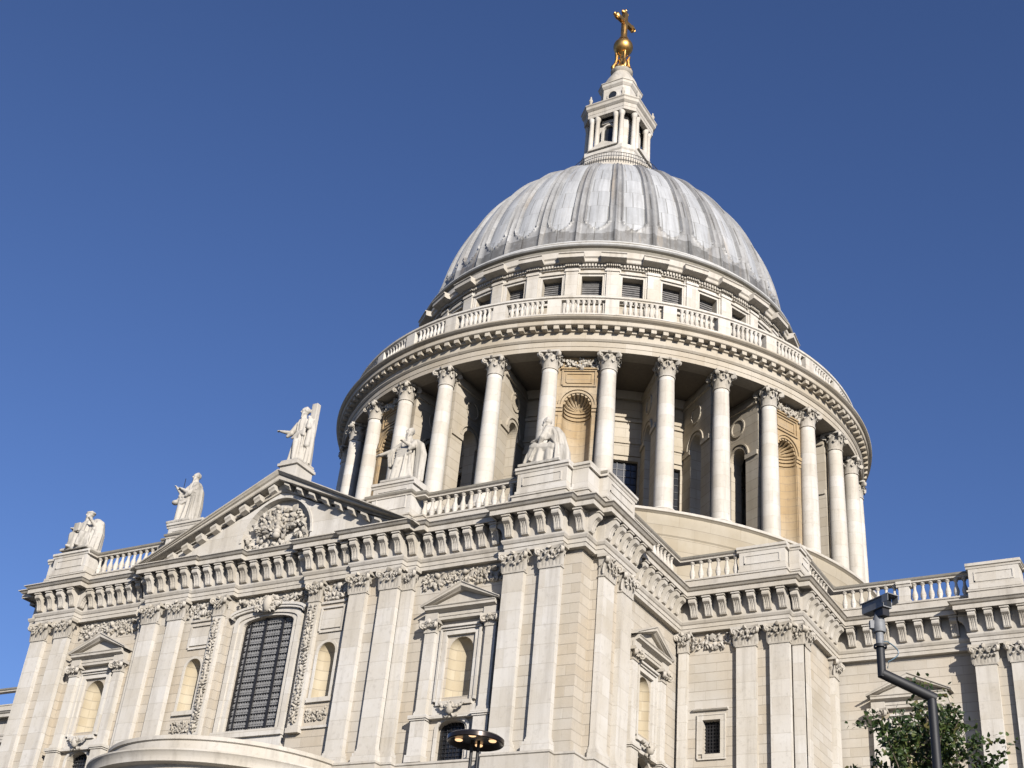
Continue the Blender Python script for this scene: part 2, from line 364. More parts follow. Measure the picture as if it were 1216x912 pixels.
def pil_capital(mb, fr, u, w_, z0, z1, d, back, mi=0):
    """flat Corinthian capital; shaft face at depth d, wall behind at depth back"""
    h = z1-z0; a = w_/2
    mb.box(fr, u-a-.05, u+a+.05, back, d+.05, z0, z0+.09, mi)                       # astragal
    mb.poly(fr, [(u-a, z0+.09), (u+a, z0+.09), (u+a+.02, z0+.6*h), (u+a+.12, z1-.16), (u-a-.12, z1-.16), (u-a-.02, z0+.6*h)], back, d+.01, mi)
    lw = w_/3
    for i in range(3): leaf(mb, fr, u-a+lw*(i+.5), d, z0+.09, .40*h, lw*1.02, .20, mi)
    for i in range(4): leaf(mb, fr, u-a+lw*i, d+.01, z0+.09, .64*h, lw*.95, .25, mi)
    for sgn in (-1, 1):
        side = Fr(fr(u+sgn*a, d, 0)[:2], fr.n, tuple(sgn*x for x in fr.t))
        for q in (-.12, -.30):
            if d-back > .1-q: leaf(mb, side, q, 0, z0+.09, .5*h, .2, .17, mi)
        c = fr(u+sgn*(a+.10), d+.16, z1-.28)
        scroll(mb, c, (fr.n[0]*.7-sgn*fr.t[0]*.7, fr.n[1]*.7-sgn*fr.t[1]*.7), .17, .09, mi)
        mb.tube([fr(u+sgn*.06, d+.05, z0+.55*h), fr(u+sgn*a*.5, d+.12, z0+.70*h), fr(u+sgn*a*.85, d+.17, z1-.18)], .055, 5, mi)
        c = fr(u+sgn*.12, d+.13, z1-.26); scroll(mb, c, (fr.n[0], fr.n[1]), .10, .05, mi)
    pts = [(u-a-.24, z1-.16), (u-a-.24, z1), (u+a+.24, z1), (u+a+.24, z1-.16)]
    k = 8; front = [(-a-.24+(2*a+.48)*i/k, d+.24-.13*(1-(2*i/k-1)**2)) for i in range(k+1)]
    vs = [fr(u+p, q, z1-.16) for p, q in front]+[fr(u-p, back, z1-.16) for p, q in front]
    vs += [(x, y, z1) for x, y, _ in vs]; n = len(vs)//2
    mb.add(vs, [(i, (i+1) % n, n+(i+1) % n, n+i) for i in range(n)]+[tuple(range(n)), tuple(range(n, 2*n))], mi)
    mb.blob(fr(u, d+.20, z1-.10), (.13, .13, .13), mi)
    for i in range(10): mb.blob(fr(u+rng.uniform(-a, a), d+.1+.1*rng.random(), z0+h*rng.uniform(.35, .8)), (.07, .05, .08), mi)
def round_capital(mb, r, z0, z1, mi=0):
    h = z1-z0
    mb.lathe([(r, z0-.02), (r+.07, z0), (r+.07, z0+.1), (r, z0+.12), (r*.98, z0+.5*h), (r*1.15, z1-.18), (r*1.1, z1-.12)], n=20, mi=mi)
    for i in range(8):
        leaf(mb, polar(i*45+22.5, r), 0, 0, z0+.12, .40*h, .45*r/.54, .22, mi); leaf(mb, polar(i*45, r), 0, .01, z0+.12, .66*h, .44*r/.54, .30, mi)
    for i in range(4):
        f = polar(45+i*90, r); scroll(mb, f(0, .38, z1-.30), f.t, .20, .12, mi)
        mb.tube([f(.1, .05, z0+.5*h), f(.05, .2, z0+.72*h), f(0, .38, z1-.13)], .07, 5, mi)
        f = polar(i*90, r); mb.blob(f(0, .18, z1-.12), (.15, .15, .15), mi); scroll(mb, f(.14, .12, z1-.3), f.n, .1, .05, mi); scroll(mb, f(-.14, .12, z1-.3), f.n, .1, .05, mi)
    pts = []
    for i in range(4):
        for j in range(7):
            a = 45+i*90+j*90/7; t = j/7; rr = (r+.52) if j == 0 else (r+.52)-(.30)*math.sin(math.pi*t)*1.0
            pts.append((rr*math.cos(R_(a)), rr*math.sin(R_(a))))
    n = len(pts); mb.add([(x, y, z1-.15) for x, y in pts]+[(x, y, z1) for x, y in pts], [(i, (i+1) % n, n+(i+1) % n, n+i) for i in range(n)]+[tuple(range(n)), tuple(range(n, 2*n))], mi)
def swag(mb, fr, u0, z0, u1, z1, sag, d, th=.12, mi=0, n=None):
    L = abs(u1-u0)+sag; n = n or int(L/.085)
    for i in range(n):
        t = (i+.5)/n; u = u0+(u1-u0)*t; z = z0+(z1-z0)*t-sag*4*t*(1-t)
        s_ = th*(.7+.9*math.sin(math.pi*t))
        mb.blob(fr(u+rng.normal()*.03, d+.06+.05*rng.random(), z+rng.normal()*s_*.5), (s_*.75, s_*.45, s_*.6), mi, .3)
def festoon(mb, fr, u0, u1, z0, z1, d, mi=0):
    """carved band of hanging garlands between two capitals"""
    W_ = u1-u0; k = max(1, round(W_/1.7)); h = z1-z0
    for i in range(k):
        a, b = u0+W_*i/k+.08, u0+W_*(i+1)/k-.08; m = (a+b)/2
        swag(mb, fr, a, z1-.12, b, z1-.12, h*.62, d, .13, mi)
        for q in range(int(26*(b-a)/1.6)): mb.blob(fr(rng.uniform(a, b), d+.05, z0+h*rng.uniform(.05, .97)), (.11*rng.uniform(.6, 1.5), .06, .07), mi, .3)
        for sgn in (-1, 1):
            e = a if sgn < 0 else b
            for q in range(5): mb.blob(fr(e+rng.normal()*.04, d+.07, z1-.15-h*.17*q), (.11, .08, .12), mi, .3)
        mb.blob(fr(m, d+.10, z1-.22), (.19, .14, .22), mi, .15)
        for sgn in (-1, 1): leaf(mb, fr, m+sgn*.33, d+.03, z1-.42, .34, .34, .12, mi)
def carved_strip(mb, fr, u, w_, z0, z1, d, mi=0):
    z = z0+.1; i = 0
    while z < z1-.1:
        s_ = .5+.5*math.sin(i*.9)**2
        mb.blob(fr(u+rng.normal()*.02, d+.06, z), (w_*.22*s_+.05, .07, .10), mi, .25)
        for sgn in (-1, 1): mb.blob(fr(u+sgn*w_*(.16+.16*s_), d+.05, z+.06), (w_*.14, .05, .075), mi, .3)
        z += .17; i += 1
def cherub(mb, fr, u, z, d, s_=1.0, mi=0):
    """winged child's head used as a keystone: head with face, hair and two spread wings"""
    mb.lathe([(0, z-.27*s_), (.15*s_, z-.2*s_), (.2*s_, z), (.19*s_, z+.12*s_), (.1*s_, z+.24*s_), (0, z+.26*s_)], fr(u, d+.2*s_, 0)[:2], 12, mi=mi)
    mb.blob(fr(u, d+.41*s_, z-.02*s_), (.04*s_,)*3, mi, 0)
    for q in range(14): a = rng.uniform(0, math.pi); mb.blob(fr(u+.2*s_*math.cos(a), d+.22*s_+.05*rng.random(), z+.05*s_+.2*s_*math.sin(a)), (.08*s_,)*3, mi)
    for sgn in (-1, 1):
        for q in range(4): mb.blob(fr(u+sgn*(.24+.11*q)*s_, d+.1*s_, z+(.12-.05*q+.03*q*q)*s_), (.14*s_, .06*s_, .08*s_), mi, .15, (0, -sgn*.5, 0))
        mb.tube([fr(u+sgn*.05, d+.08, z-.2*s_), fr(u+sgn*.2*s_, d+.1, z-.38*s_), fr(u+sgn*.34*s_, d+.06, z-.28*s_)], .06*s_, 6, mi)

# ================================================================== SETTING
gm = MB(); gm.add([(-2500, -2500, -.004), (2500, -2500, -.004), (2500, 2500, -.004), (-2500, 2500, -.004)], [(0, 1, 2, 3)])
tag(gm.build('ground', 'ground', recalc=False), None, None, kind='structure')
rm = MB(); rm.add([(-400, -118, -.0), (400, -118, 0), (400, -106, 0), (-400, -106, 0)], [(0, 1, 2, 3)])
tag(rm.build('road', 'asphalt', recalc=False), None, None, kind='structure')
km = MB(); km.box(WORLD, -400, 400, 105.7, 106, -.02, .12)
tag(km.build('kerb', 'smooth'), None, None, kind='structure')

# ================================================================== CATHEDRAL
CA = tag(empty('cathedral'), 'white stone cathedral with grey ribbed dome, ring of columns and pedimented transept front', 'cathedral')
ZB, ZC, ZA = 17.95, 26.1, 27.2       # pilaster foot, capital foot, architrave foot
HALF = [(2.45, -36.9), (2.45, -37.25), (5.62, -37.25), (5.62, -37.45), (8.80, -37.45), (8.80, -37.05), (9.42, -37.05), (9.42, -36.72),
        (14.72, -36.72), (14.72, -37.28), (17.93, -37.28), (17.93, -36.82), (18.92, -36.82), (18.92, -35.78), (19.36, -35.78), (19.36, -32.25),
        (18.64, -32.25), (18.64, -24.86), (24.73, -24.86), (24.73, -24.38), (25.30, -24.38), (25.30, -18.32), (32.60, -18.32), (32.60, -18.92),
        (35.63, -18.92), (35.63, -18.32), (44.4, -18.32), (44.4, -18.92), (47.4, -18.92), (47.4, -18.32), (60.0, -18.32)]
PATH = [(-x, y) for x, y in HALF[::-1]]+HALF
NH = len(HALF)
WD = .30                                                        # wall face behind the frieze face
def offset_path(path, o):
    P = np.array(path, float); N = []
    for i in range(len(P)-1): dd = P[i+1]-P[i]; dd /= np.linalg.norm(dd); N.append(np.array((dd[1], -dd[0])))
    out = []
    for i in range(len(P)):
        m = N[0] if i == 0 else N[-1] if i == len(P)-1 else (N[i-1]+N[i])/(1+N[i-1]@N[i])
        out.append(tuple(P[i]+o*m))
    return out
WALL = offset_path(PATH, -WD)
def seg_frame(a, b):
    a = np.array(a); b = np.array(b); L = np.linalg.norm(b-a); t = (b-a)/L
    return Fr(tuple(a), tuple(t), (t[1], -t[0])), L
def south(y): return Fr((0, y), (1, 0), (0, -1))
def east(x): return Fr((x, 0), (0, 1), (1, 0))
YW = -36.72+WD                                                  # wall plane of the aedicule bays
XW = 18.64-WD; YB = -24.86+WD; YCH = -18.32+WD
AED_N = lambda u: (u, 1.36, 20.55, 22.86, .67)
AED_W = lambda u: (u, 1.62, 17.45, 19.0, .42)
holes = {}   # index of PATH segment -> openings in world u
def idx(k): return NH+k              # segment from HALF[k] to HALF[k+1]
walls = {}
def wall_group(i):
    a = WALL[i]; b = WALL[i+1]; x = (a[0]+b[0])/2; y = (a[1]+b[1])/2
    if abs(x) < 18.8 and y < -25: return 'transept_wall'
    if y < -25: return 'transept_wall'
    if y < -18.5 and abs(x) < 25.4: return 'bastion_wall'
    return 'choir_wall' if x > 0 else 'nave_wall'
CENTRE = NH-1
for i in range(len(WALL)-1):
    g = wall_group(i); mb = walls.setdefault((g, WALL[i][0] < -18.7 and g == 'bastion_wall'), MB())
    fr, L = seg_frame(WALL[i], WALL[i+1]); h = []
    def loc(u):  # world coordinate along the segment -> local u
        return (u-WALL[i][0])*fr.t[0] if abs(fr.t[0]) > .5 else (u-WALL[i][1])*fr.t[1]
    if i == CENTRE: h = [(loc(0), 3.46, 19.65, 25.5, .42)]
    if i == idx(1): h = [(loc(4.5), 1.12, 20.95, 23.3, .56)]
    if i == CENTRE-2: h = [(loc(-4.5), 1.12, 20.95, 23.3, .56)]
    if i == idx(7): h = [(loc(12.28), 1.36, 20.55, 22.86, .67), (loc(12.15), 1.62, 17.45, 19.0, .42)]
    if i == CENTRE-8: h = [(loc(-12.28), 1.36, 20.55, 22.86, .67), (loc(-12.15), 1.62, 17.45, 19.0, .42)]
    if i == idx(16): h = [(loc(-28.6), 1.36, 20.55, 22.86, .67), (loc(-28.6), 1.62, 17.45, 19.0, .42)]
    if i == idx(17): h = [(loc(20.37), .98, 20.66, 22.43, 0)]
    if i == idx(21): h = [(loc(29.05), 1.36, 20.55, 22.86, .67)]
    panel(mb, fr, 0, L, 0, 27.24, 0, h)
    for q in h:
        if q[1] == 1.36 or q[1] == 1.12: niche(mb, fr, q, .62 if q[1] > 1.2 else .5, 1)
        else: reveal(mb, fr, q, 0, -.75 if q[1] > 3 else -.45, 0)
for (g, _), mb in walls.items(): mb.build(g, ['ashlar', 'tan'], CA, 40)

# string courses and plinth mouldings on the wall
mb = MB()
W2 = offset_path(PATH, 0.0)
mb.sweep([(-.35, 15.9), (.2, 15.9), (.2, 16.2), (.15, 16.25), (.15, 17.24), (.21, 17.28), (.21, 17.37), (.16, 17.39), (-.35, 17.394)], PATH)
mb.sweep([(-.35, 14.4), (.0, 14.4), (.0, 15.0), (.12, 15.02), (.12, 15.3), (.55, 15.42), (.55, 15.65), (.75, 15.8), (.75, 15.85), (-.35, 15.92)], PATH, top=(8, 1))
mb.build('lower_cornice', ['mould', 'dirty'], CA)
# ---- entablature
ENT = [(-.9, 27.2), (0, 27.2), (0, 27.40), (.04, 27.41), (.04, 27.60), (.09, 27.64), (.15, 27.76), (.15, 27.84), (.0, 27.87), (0, 29.02), (.03, 29.03), (.03, 29.12),
       (.56, 29.12), (.57, 29.02), (.65, 29.02), (.65, 29.25), (.60, 29.26), (.60, 29.29), (.70, 29.32), (.80, 29.42), (.87, 29.45), (.87, 29.50), (.0, 29.57), (-.9, 29.58)]
mb = MB(); mb.sweep(ENT, PATH, top=(21, 1))
ent = mb.build('entablature', ['mould', 'dirty'], CA)
mod = MB()
CON = [(0, 29.115), (.55, 29.115), (.55, 28.98), (.56, 28.94), (.56, 28.86), (.59, 28.76), (.56, 28.67), (.48, 28.62), (.40, 28.57), (.33, 28.47), (.26, 28.33), (.22, 28.18), (.20, 28.06), (.15, 27.98), (0, 27.96)]
gr = [(-.19, 1), (-.13, 1), (-.115, .9), (-.075, .9), (-.06, 1), (-.02, 1), (-.01, .9), (.01, .9), (.02, 1), (.06, 1), (.075, .9), (.115, .9), (.13, 1), (.19, 1)]
vs = []; kk = len(CON)
for u, s_ in gr:
    for j, (dd, zz) in enumerate(CON): vs.append((u, -dd*(s_ if 8 <= j <= 12 else 1), zz))
mod.add(vs, [(i*kk+j, i*kk+(j+1) % kk, (i+1)*kk+(j+1) % kk, (i+1)*kk+j) for i in range(len(gr)-1) for j in range(kk)]+[tuple(range(kk)), tuple(range((len(gr)-1)*kk, len(gr)*kk))])
mod.box(WORLD, -.235, .235, .0, .63, 28.90, 28.965)
mod0 = mod.build('modillion', 'mould', ent); first = [True]
def put_mod(fr, u):
    p = fr(u, .001, 0); rz = math.atan2(fr.t[1], fr.t[0])
    if first[0]: mod0.location = (p[0], p[1], 0); mod0.rotation_euler = (0, 0, rz); first[0] = False
    else: copy(mod0, ent, (p[0], p[1], 0), rz)
def turn(i):  # +1 convex corner, -1 concave at PATH[i]
    a = np.array(PATH[i])-np.array(PATH[i-1]); b = np.array(PATH[i+1])-np.array(PATH[i]); return 1 if a[0]*b[1]-a[1]*b[0] > 0 else -1
for i in range(CENTRE-11, len(PATH)-2):
    fr, L = seg_frame(PATH[i], PATH[i+1])
    if PATH[i][0] > 37: break
    if L < .5: continue
    step0 = np.linalg.norm(np.array(PATH[i])-np.array(PATH[i-1])); step1 = np.linalg.norm(np.array(PATH[i+2])-np.array(PATH[i+1]))
    m0 = .24 if turn(i) > 0 else .24+min(step0, .62); m1 = .24 if turn(i+1) > 0 else .24+min(step1, .62)
    if i == CENTRE: m0 = m1 = .35
    if L-m0-m1 < 0: 
        put_mod(fr, m0 if turn(i) > 0 else L-m1); continue
    n = max(1, round((L-m0-m1)/.87))
    if L-m0-m1 < .4: put_mod(fr, (m0+L-m1)/2); continue
    for k in range(n+1): put_mod(fr, m0+(L-m0-m1)*k/n)

# ---- pilasters with capitals
def pilaster(fr, u, w_, d, back, kind='pilaster'):
    mb = MB(); a = w_/2
    mb.box(fr, u-a, u+a, back, d, ZB, ZC)
    mb.box(fr, u-a-.06, u+a+.06, back, d+.06, ZB-.12, ZB); mb.box(fr, u-a-.02, u+a+.02, back, d+.02, ZB, ZB+.10)
    mb.box(fr, u-a-.13, u+a+.13, back, d+.13, ZB-.30, ZB-.12); mb.box(fr, u-a-.17, u+a+.17, back, d+.17, 17.395, ZB-.30)
    o = mb.build(kind, 'smooth', CA)
    c = MB(); pil_capital(c, fr, u, w_, ZC, ZA-.002, d, back); c.build('capital', 'carved', o, 50)
    return o
for s_ in (-1, 1):
    for u, w_ in ((15.33, 1.12), (17.33, 1.12)): pilaster(south(-37.28), s_*u, w_, -.02, -WD-.02)
    for u, w_ in ((6.24, 1.04), (8.18, 1.08)): pilaster(south(-37.45), s_*u, w_, -.02, -WD-.02)
    pilaster(south(-37.05), s_*9.0, .66, -.02, -WD-.02, 'half_pilaster')
for y, w_ in ((-34.98, 1.15), (-32.95, 1.15)): pilaster(east(19.36), y, w_, -.02, -WD-.02)
for u, w_ in ((22.36, 1.08), (24.18, 1.06)): pilaster(south(-24.86), u, w_, -.02, -WD-.02)
pilaster(south(-24.86), 18.80, .5, -.02, -WD-.02, 'half_pilaster')
pilaster(south(-24.38), 25.0, .56, -.02, -WD-.02, 'half_pilaster')
for y, w_ in ((-23.7, 1.05), (-18.75, .8)): pilaster(east(25.30), y, w_, -.02, -WD-.02)
for u, w_ in ((33.22, 1.08), (35.03, 1.08)): pilaster(south(-18.92), u, w_, -.02, -WD-.02)

# ---- festoons between the capitals
def fest(fr, u0, u1, z0=26.12, z1=27.1):
    mb = MB(); festoon(mb, fr, u0, u1, z0, z1, 0); mb.build('festoon', 'carved', CA, 60)
for a, b in ((9.6, 14.6), (-14.6, -9.6)): fest(south(YW), a, b)
for a, b in ((3.8, 5.6), (-5.6, -3.8)): fest(south(-37.25+WD), a, b)
fest(south(YB), 19.2, 21.7)
fest(south(-36.9+WD), -2.3, -.75, 26.5, 27.1); fest(south(-36.9+WD), .75, 2.3, 26.5, 27.1)

# ---- aedicules (pedimented tabernacles)
def aedicule(fr, u, low=True):
    root = empty('aedicule', parent=CA)
    f = fr.at(u)
    mb = MB()
    mb.prof(f, [(0, 24.4), (.30, 24.4), (.30, 24.55), (.34, 24.56), (.34, 24.74), (.50, 24.82), (.62, 24.86), (.62, 24.97), (.68, 25.02), (.68, 25.05), (0, 25.05)], -2.02, 2.02)
    for s_ in (-1, 1):
        mb.box(f, s_*1.32 if s_ > 0 else -2.06, 2.06 if s_ > 0 else -1.32, .3, .42, 24.4, 24.76)
    slope = .46
    for s_ in (-1, 1):   # raking cornice, cut plumb at the apex
        vs = []
        for uu, z in ((2.26, 25.05), (0, 25.05+2.26*slope)):
            for dd, hh in ((0, -.28), (.42, -.26), (.55, -.18), (.64, -.14), (.64, 0), (.70, .06), (.70, .10), (0, .12)): vs.append(f(s_*uu, dd, z+hh if uu == 0 else max(z+hh, 25.04)))
        mb.add(vs, [(i, (i+1) % 8, 8+(i+1) % 8, 8+i) for i in range(8)]+[tuple(range(8)), tuple(range(8, 16))])
    mb.poly(f, [(-2.0, 25.05), (2.0, 25.05), (0, 25.05+.9)], 0, .24)
    mb.build('pediment', 'mould', root)
    for s_ in (-1, 1):
        c = MB(); uu = s_*1.74
        c.box(f, uu-.29, uu+.29, 0, .32, 19.78, 23.78); c.box(f, uu-.35, uu+.35, 0, .38, 19.62, 19.78)
        c.box(f, uu-.33, uu+.33, 0, .36, 19.78, 19.86)
        c.box(f, uu-s_*.38-.14, uu-s_*.38+.14, 0, .12, 19.7, 23.9)
        o = c.build('column', 'smooth', root)
        c = MB(); pil_capital(c, f, uu, .56, 23.78, 24.395, .32, 0); c.build('capital', 'carved', o, 50)
        c = MB(); c.box(f, uu-.40, uu+.40, 0, .44, 17.4, 19.38); c.box(f, uu-.46, uu+.46, 0, .50, 19.38, 19.46); c.box(f, uu-.52, uu+.52, 0, .56, 19.46, 19.62); c.box(f, uu-.47, uu+.47, 0, .51, 17.4, 17.75)
        c.build('pedestal', 'smooth', root)
    c = MB()   # eared frame round the niche, sill and shelf
    c.strip(f, [(-.82, 20.3), (-.82, 23.62), (.82, 23.62), (.82, 20.3)], .22, 0, .16); c.strip(f, [(-1.06, 20.3), (-1.06, 23.86), (1.06, 23.86), (1.06, 20.3)], .10, 0, .24)
    c.box(f, -1.1, 1.1, 0, .34, 23.965, 24.07); c.box(f, -1.0, 1.0, 0, .22, 20.1, 20.3); c.box(f, -1.22, 1.22, 0, .30, 19.46, 19.62); c.box(f, -1.22, 1.22, 0, .10, 19.62, 20.1)
    c.build('niche_frame', 'smooth', root)
    if low:
        wf = MB(); wf.strip(f, hole_outline((0-.1*0, 1.64, 17.45, 19.0, .43)), .16, 0, .08)
        wo = wf.build('window', 'smooth', root)
        g = MB(); g.poly(f, hole_outline((0, 1.9, 17.4, 19.0, .5)), -.42, -.40); g.build('pane', 'glass', wo)
        g = MB()
        for q in np.arange(-.7, .75, .2): g.box(f, q-.015, q+.015, -.36, -.33, 17.45, 19.45)
        for q in np.arange(17.6, 19.4, .2): g.box(f, -.8, .8, -.36, -.335, q-.015, q+.015)
        g.build('grille', 'iron', wo)
        k = MB(); cherub(k, f, 0, 19.84, .26, 1.05); k.build('keystone', 'carved', root, 60)
    return root
for s_ in (-1, 1): aedicule(south(YW), s_*12.28)
aedicule(east(XW), -28.6)
aedicule(south(YCH), 29.05, low=False)

# ---- great transept window
root = empty('window', parent=CA); f = south(-36.9+WD)
c = MB()
c.strip(f, hole_outline((0, 3.46, 19.65, 25.5, .42)), .28, 0, .14); c.strip(f, hole_outline((0, 4.02, 19.65, 25.62, .42)), .30, 0, .22)
o = [(x, z) for x, z in arc(0, 25.95, 2.5, 14, .44)]
c.strip(f, o, .14, 0, .42); c.strip(f, [(x, z+.0) for x, z in arc(0, 25.86, 2.4, 14, .40)], .16, 0, .36)
c.box(f, -2.35, 2.35, 0, .36, 19.3, 19.65); c.box(f, -2.3, 2.3, 0, .2, 18.6, 19.3)
c.build('frame', 'smooth', root)
g = MB(); g.poly(f, hole_outline((0, 3.44, 19.66, 25.5, .41)), -.24, -.22); g.build('pane', 'paneg', root)
g = MB()
for q, hw in ((-1.68, .05), (-1.36, .045), (-.36, .075), (.82, .075), (1.68, .05)): g.box(f, q-hw, q+hw, -.21, -.10, 19.66, 25.5+.42*math.sqrt(max(0, 1-(q/1.73)**2)))
for q in np.arange(19.95, 25.85, .35): g.box(f, -1.71, 1.71, -.20, -.14, q-.02, q+.02)
g.build('mullion', 'iron', root)
g = MB()
for q in np.arange(-1.66, 1.70, .17):
    zt = 25.5+.42*math.sqrt(max(0, 1-(q/1.73)**2)); g.box(f, q-.016, q+.016, -.18, -.165, 19.66, zt)
for q in np.arange(20.12, 25.85, .35): g.box(f, -1.7, 1.7, -.164, -.15, q-.012, q+.012)
g.build('grille', 'grille', root)
k = MB(); 
for a in range(60):
    t = rng.uniform(0, 2*math.pi); r = rng.uniform(.25, .62); k.blob(f(r*1.15*math.cos(t), .42, 26.5+r*.75*math.sin(t)), (.14, .09, .11), 0, .3)
k.lathe([(0, 26.02), (.2, 26.1), (.3, 26.5), (.2, 26.85), (0, 26.95)], f(0, .42, 0)[:2], 12)
for s_ in (-1, 1):
    swag(k, f, s_*.5, 26.75, s_*2.2, 26.95, .28, .25, .13); swag(k, f, s_*.35, 26.3, s_*1.0, 26.5, .1, .35, .12)
k.build('cartouche', 'carved', root, 60)
# carved strips beside it, with their own little capitals, and the niche bays
for s_ in (-1, 1):
    f2 = south(-37.25+WD)
    c = MB(); c.box(f2, s_*3.29-.34, s_*3.29+.34, 0, .26, 19.4, 26.1); c.box(f2, s_*3.29-.40, s_*3.29+.40, 0, .3, 19.2, 19.45)
    o = c.build('carved_pilaster', 'smooth', CA)
    k = MB(); carved_strip(k, f2, s_*3.29, .62, 19.6, 26.0, .26); k.build('candelabra_carving', 'carved', o, 60)
    k = MB(); pil_capital(k, f2, s_*3.29, .66, 26.1, ZA-.002, .26, 0); k.build('capital', 'carved', o, 50)
    o = empty('niche', parent=CA); c = MB(); u = s_*4.5
    c.strip(f2, hole_outline((u, 1.12, 20.95, 23.3, .56)), .14, 0, .07); c.box(f2, u-.75, u+.75, 0, .14, 20.72, 20.95); c.build('niche_frame', 'smooth', o); c = MB(); c.box(f2, u-.95, u+.95, 0, .1, 19.40, 19.52); c.build('string_course', 'smooth', o); c = MB()
    c.strip(f2, [(u-.66, 24.5), (u-.66, 25.72), (u+.66, 25.72), (u+.66, 24.5), (u-.66, 24.5)], .10, 0, .09); c.box(f2, u-.62, u+.62, 0, .07, 24.62, 25.6)
    c.box(f2, u-.8, u+.8, 0, .1, 25.98, 26.1)
    c.build('panel', 'smooth', o)
    k = MB(); c = MB()
    for q in range(70): k.blob(f2(u+rng.uniform(-.66, .66), .05, rng.uniform(19.82, 20.4)), (.1, .06, .06), 0, .3)
    k.build('relief', 'carved', o, 60)
# small bastion window
o = empty('window', parent=CA); f = south(YB); c = MB()
c.strip(f, [(19.88, 20.66), (19.88, 22.43), (20.86, 22.43), (20.86, 20.66), (19.88, 20.66)], .24, 0, .07); c.strip(f, [(19.64, 20.42), (19.64, 22.67), (21.10, 22.67), (21.10, 20.42), (19.64, 20.42)], .06, 0, .10)
c.prof(f, [(0, 22.92), (.14, 22.92), (.2, 22.98), (.2, 23.04), (0, 23.08)], 19.36, 21.3); c.build('frame', 'smooth', o)
g = MB(); g.box(f, 19.8, 20.94, -.42, -.40, 20.6, 22.5); g.build('pane', 'glass', o)
g = MB()
for q in np.arange(20.0, 20.85, .165): g.box(f, q-.018, q+.018, -.3, -.27, 20.66, 22.43)
for q in np.arange(20.8, 22.4, .18): g.box(f, 19.88, 20.86, -.3, -.275, q-.018, q+.018)
g.build('grille', 'iron', o)

# ---- main pediment
ped = empty('pediment', parent=CA)
fp = south(-37.45); SL = .477; ZA0 = 33.95
def rake(u): return ZA0-SL*abs(u)
mb = MB()
RP = [(-.3, -.98), (.12, -.98), (.14, -.86), (.03, -.84), (.03, -.52), (.10, -.50), (.6, -.50), (.65, -.46), (.65, -.24), (.60, -.23), (.60, -.2), (.72, -.15), (.84, -.04), (.88, 0), (.88, .05), (-.3, .12)]
for s_ in (-1, 1):
    vs = []; n = len(RP)
    for uu in (9.78, 0):
        for dd, hh in RP: vs.append(fp(s_*uu, dd, max(rake(uu)+hh, 29.27)))
    mb.add(vs, [(i, (i+1) % n, n+(i+1) % n, n+i) for i in range(n-1)]+[(n-1, 0, n, 2*n-1)]+[tuple(range(n)), tuple(range(n, 2*n))], 0)
mb.build('raking_cornice', 'mould', ped)
br = MB(); br.poly(fp, [(-.2, -.5), (-.2, -.86), (.2, -.86), (.2, -.5)], 0, .5)
n_br = 9; b0 = None
for s_ in (-1, 1):
    for k in range(n_br):
        u = s_*(.55+.95*k); z = rake(u)
        if z-.9 < 29.35: continue
        b = MB(); q = s_*SL*.19
        prof_ = [(.03, -.52), (.54, -.52), (.54, -.64), (.45, -.70), (.38, -.80), (.03, -.83)]
        vs = [fp(u-.19, dd, z+hh+q) for dd, hh in prof_]+[fp(u+.19, dd, z+hh-q) for dd, hh in prof_]
        b.add(vs, [(i, (i+1) % 6, 6+(i+1) % 6, 6+i) for i in range(6)]+[tuple(range(6)), tuple(range(6, 12))])
        b.build('bracket', 'mould', ped)
mb = MB(); RC, ZR = 2.4, 30.15
ou = [(-9.3, 29.3), (-9.3, 29.5), (0, ZA0-.9), (9.3, 29.5), (9.3, 29.3)]
# tympanum with a half-round recess: fan of quads between recess and rim
a_ = arc(0, ZR, RC, 24)
def rim(u): return rake(u)-.9
pts = [(-RC, 29.3)]+a_+[(RC, 29.3)]
for p, q in zip(a_[:-1], a_[1:]): mb.add([fp(p[0], .02, p[1]), fp(q[0], .02, q[1]), fp(q[0], .02, rim(q[0])), fp(p[0], .02, rim(p[0]))], [(0, 1, 2, 3)])
for s_ in (-1, 1): mb.add([fp(s_*RC, .02, 29.25), fp(s_*9.6, .02, 29.25), fp(s_*9.6, .02, 29.3), fp(s_*RC, .02, rim(RC))], [(0, 1, 2, 3)])
n = len(pts); mb.add([fp(u, .02, z) for u, z in pts]+[fp(u, -.32, z) for u, z in pts], [(i, i+1, n+i+1, n+i) for i in range(n-1)]); mb.add([fp(u, -.32, z) for u, z in pts], [tuple(range(n))])
mb.strip(fp, a_, .14, .02, .08)
mb.build('tympanum', 'smooth', ped)
k = MB()   # phoenix rising from flames: spread wings, body, head, rays of flame
for s_ in (-1, 1):
    for q in range(9):
        a = R_(14+q*8.2); L = 1.9-.05*q
        for t in np.linspace(.25, 1, 9): k.blob(fp(s_*L*t*math.cos(a)+rng.normal()*.07, -.14+.22*rng.random(), 30.45+L*t*math.sin(a)*.98+rng.normal()*.07), (.17*rng.uniform(.5, 1.5), .12, .09*rng.uniform(.6, 1.8)), 0, .35, (0, -s_*a+rng.normal()*.5, 0))
    for q in range(26): k.blob(fp(s_*rng.uniform(.1, 2.2), -.12, rng.uniform(29.6, 30.5)), (.2, .14, .12), 0, .3)
for t in np.linspace(0, 1, 8): k.blob(fp(.08*math.sin(t*5), .02, 30.3+1.6*t), (.30-.18*t, .26-.12*t, .24), 0, .12)
k.blob(fp(-.12, .12, 32.0), (.17, .15, .15), 0, .05); k.tube([fp(-.2, .2, 32.0), fp(-.42, .26, 31.93)], [.06, .015], 6)
k.build('relief', 'carved', ped, 60)
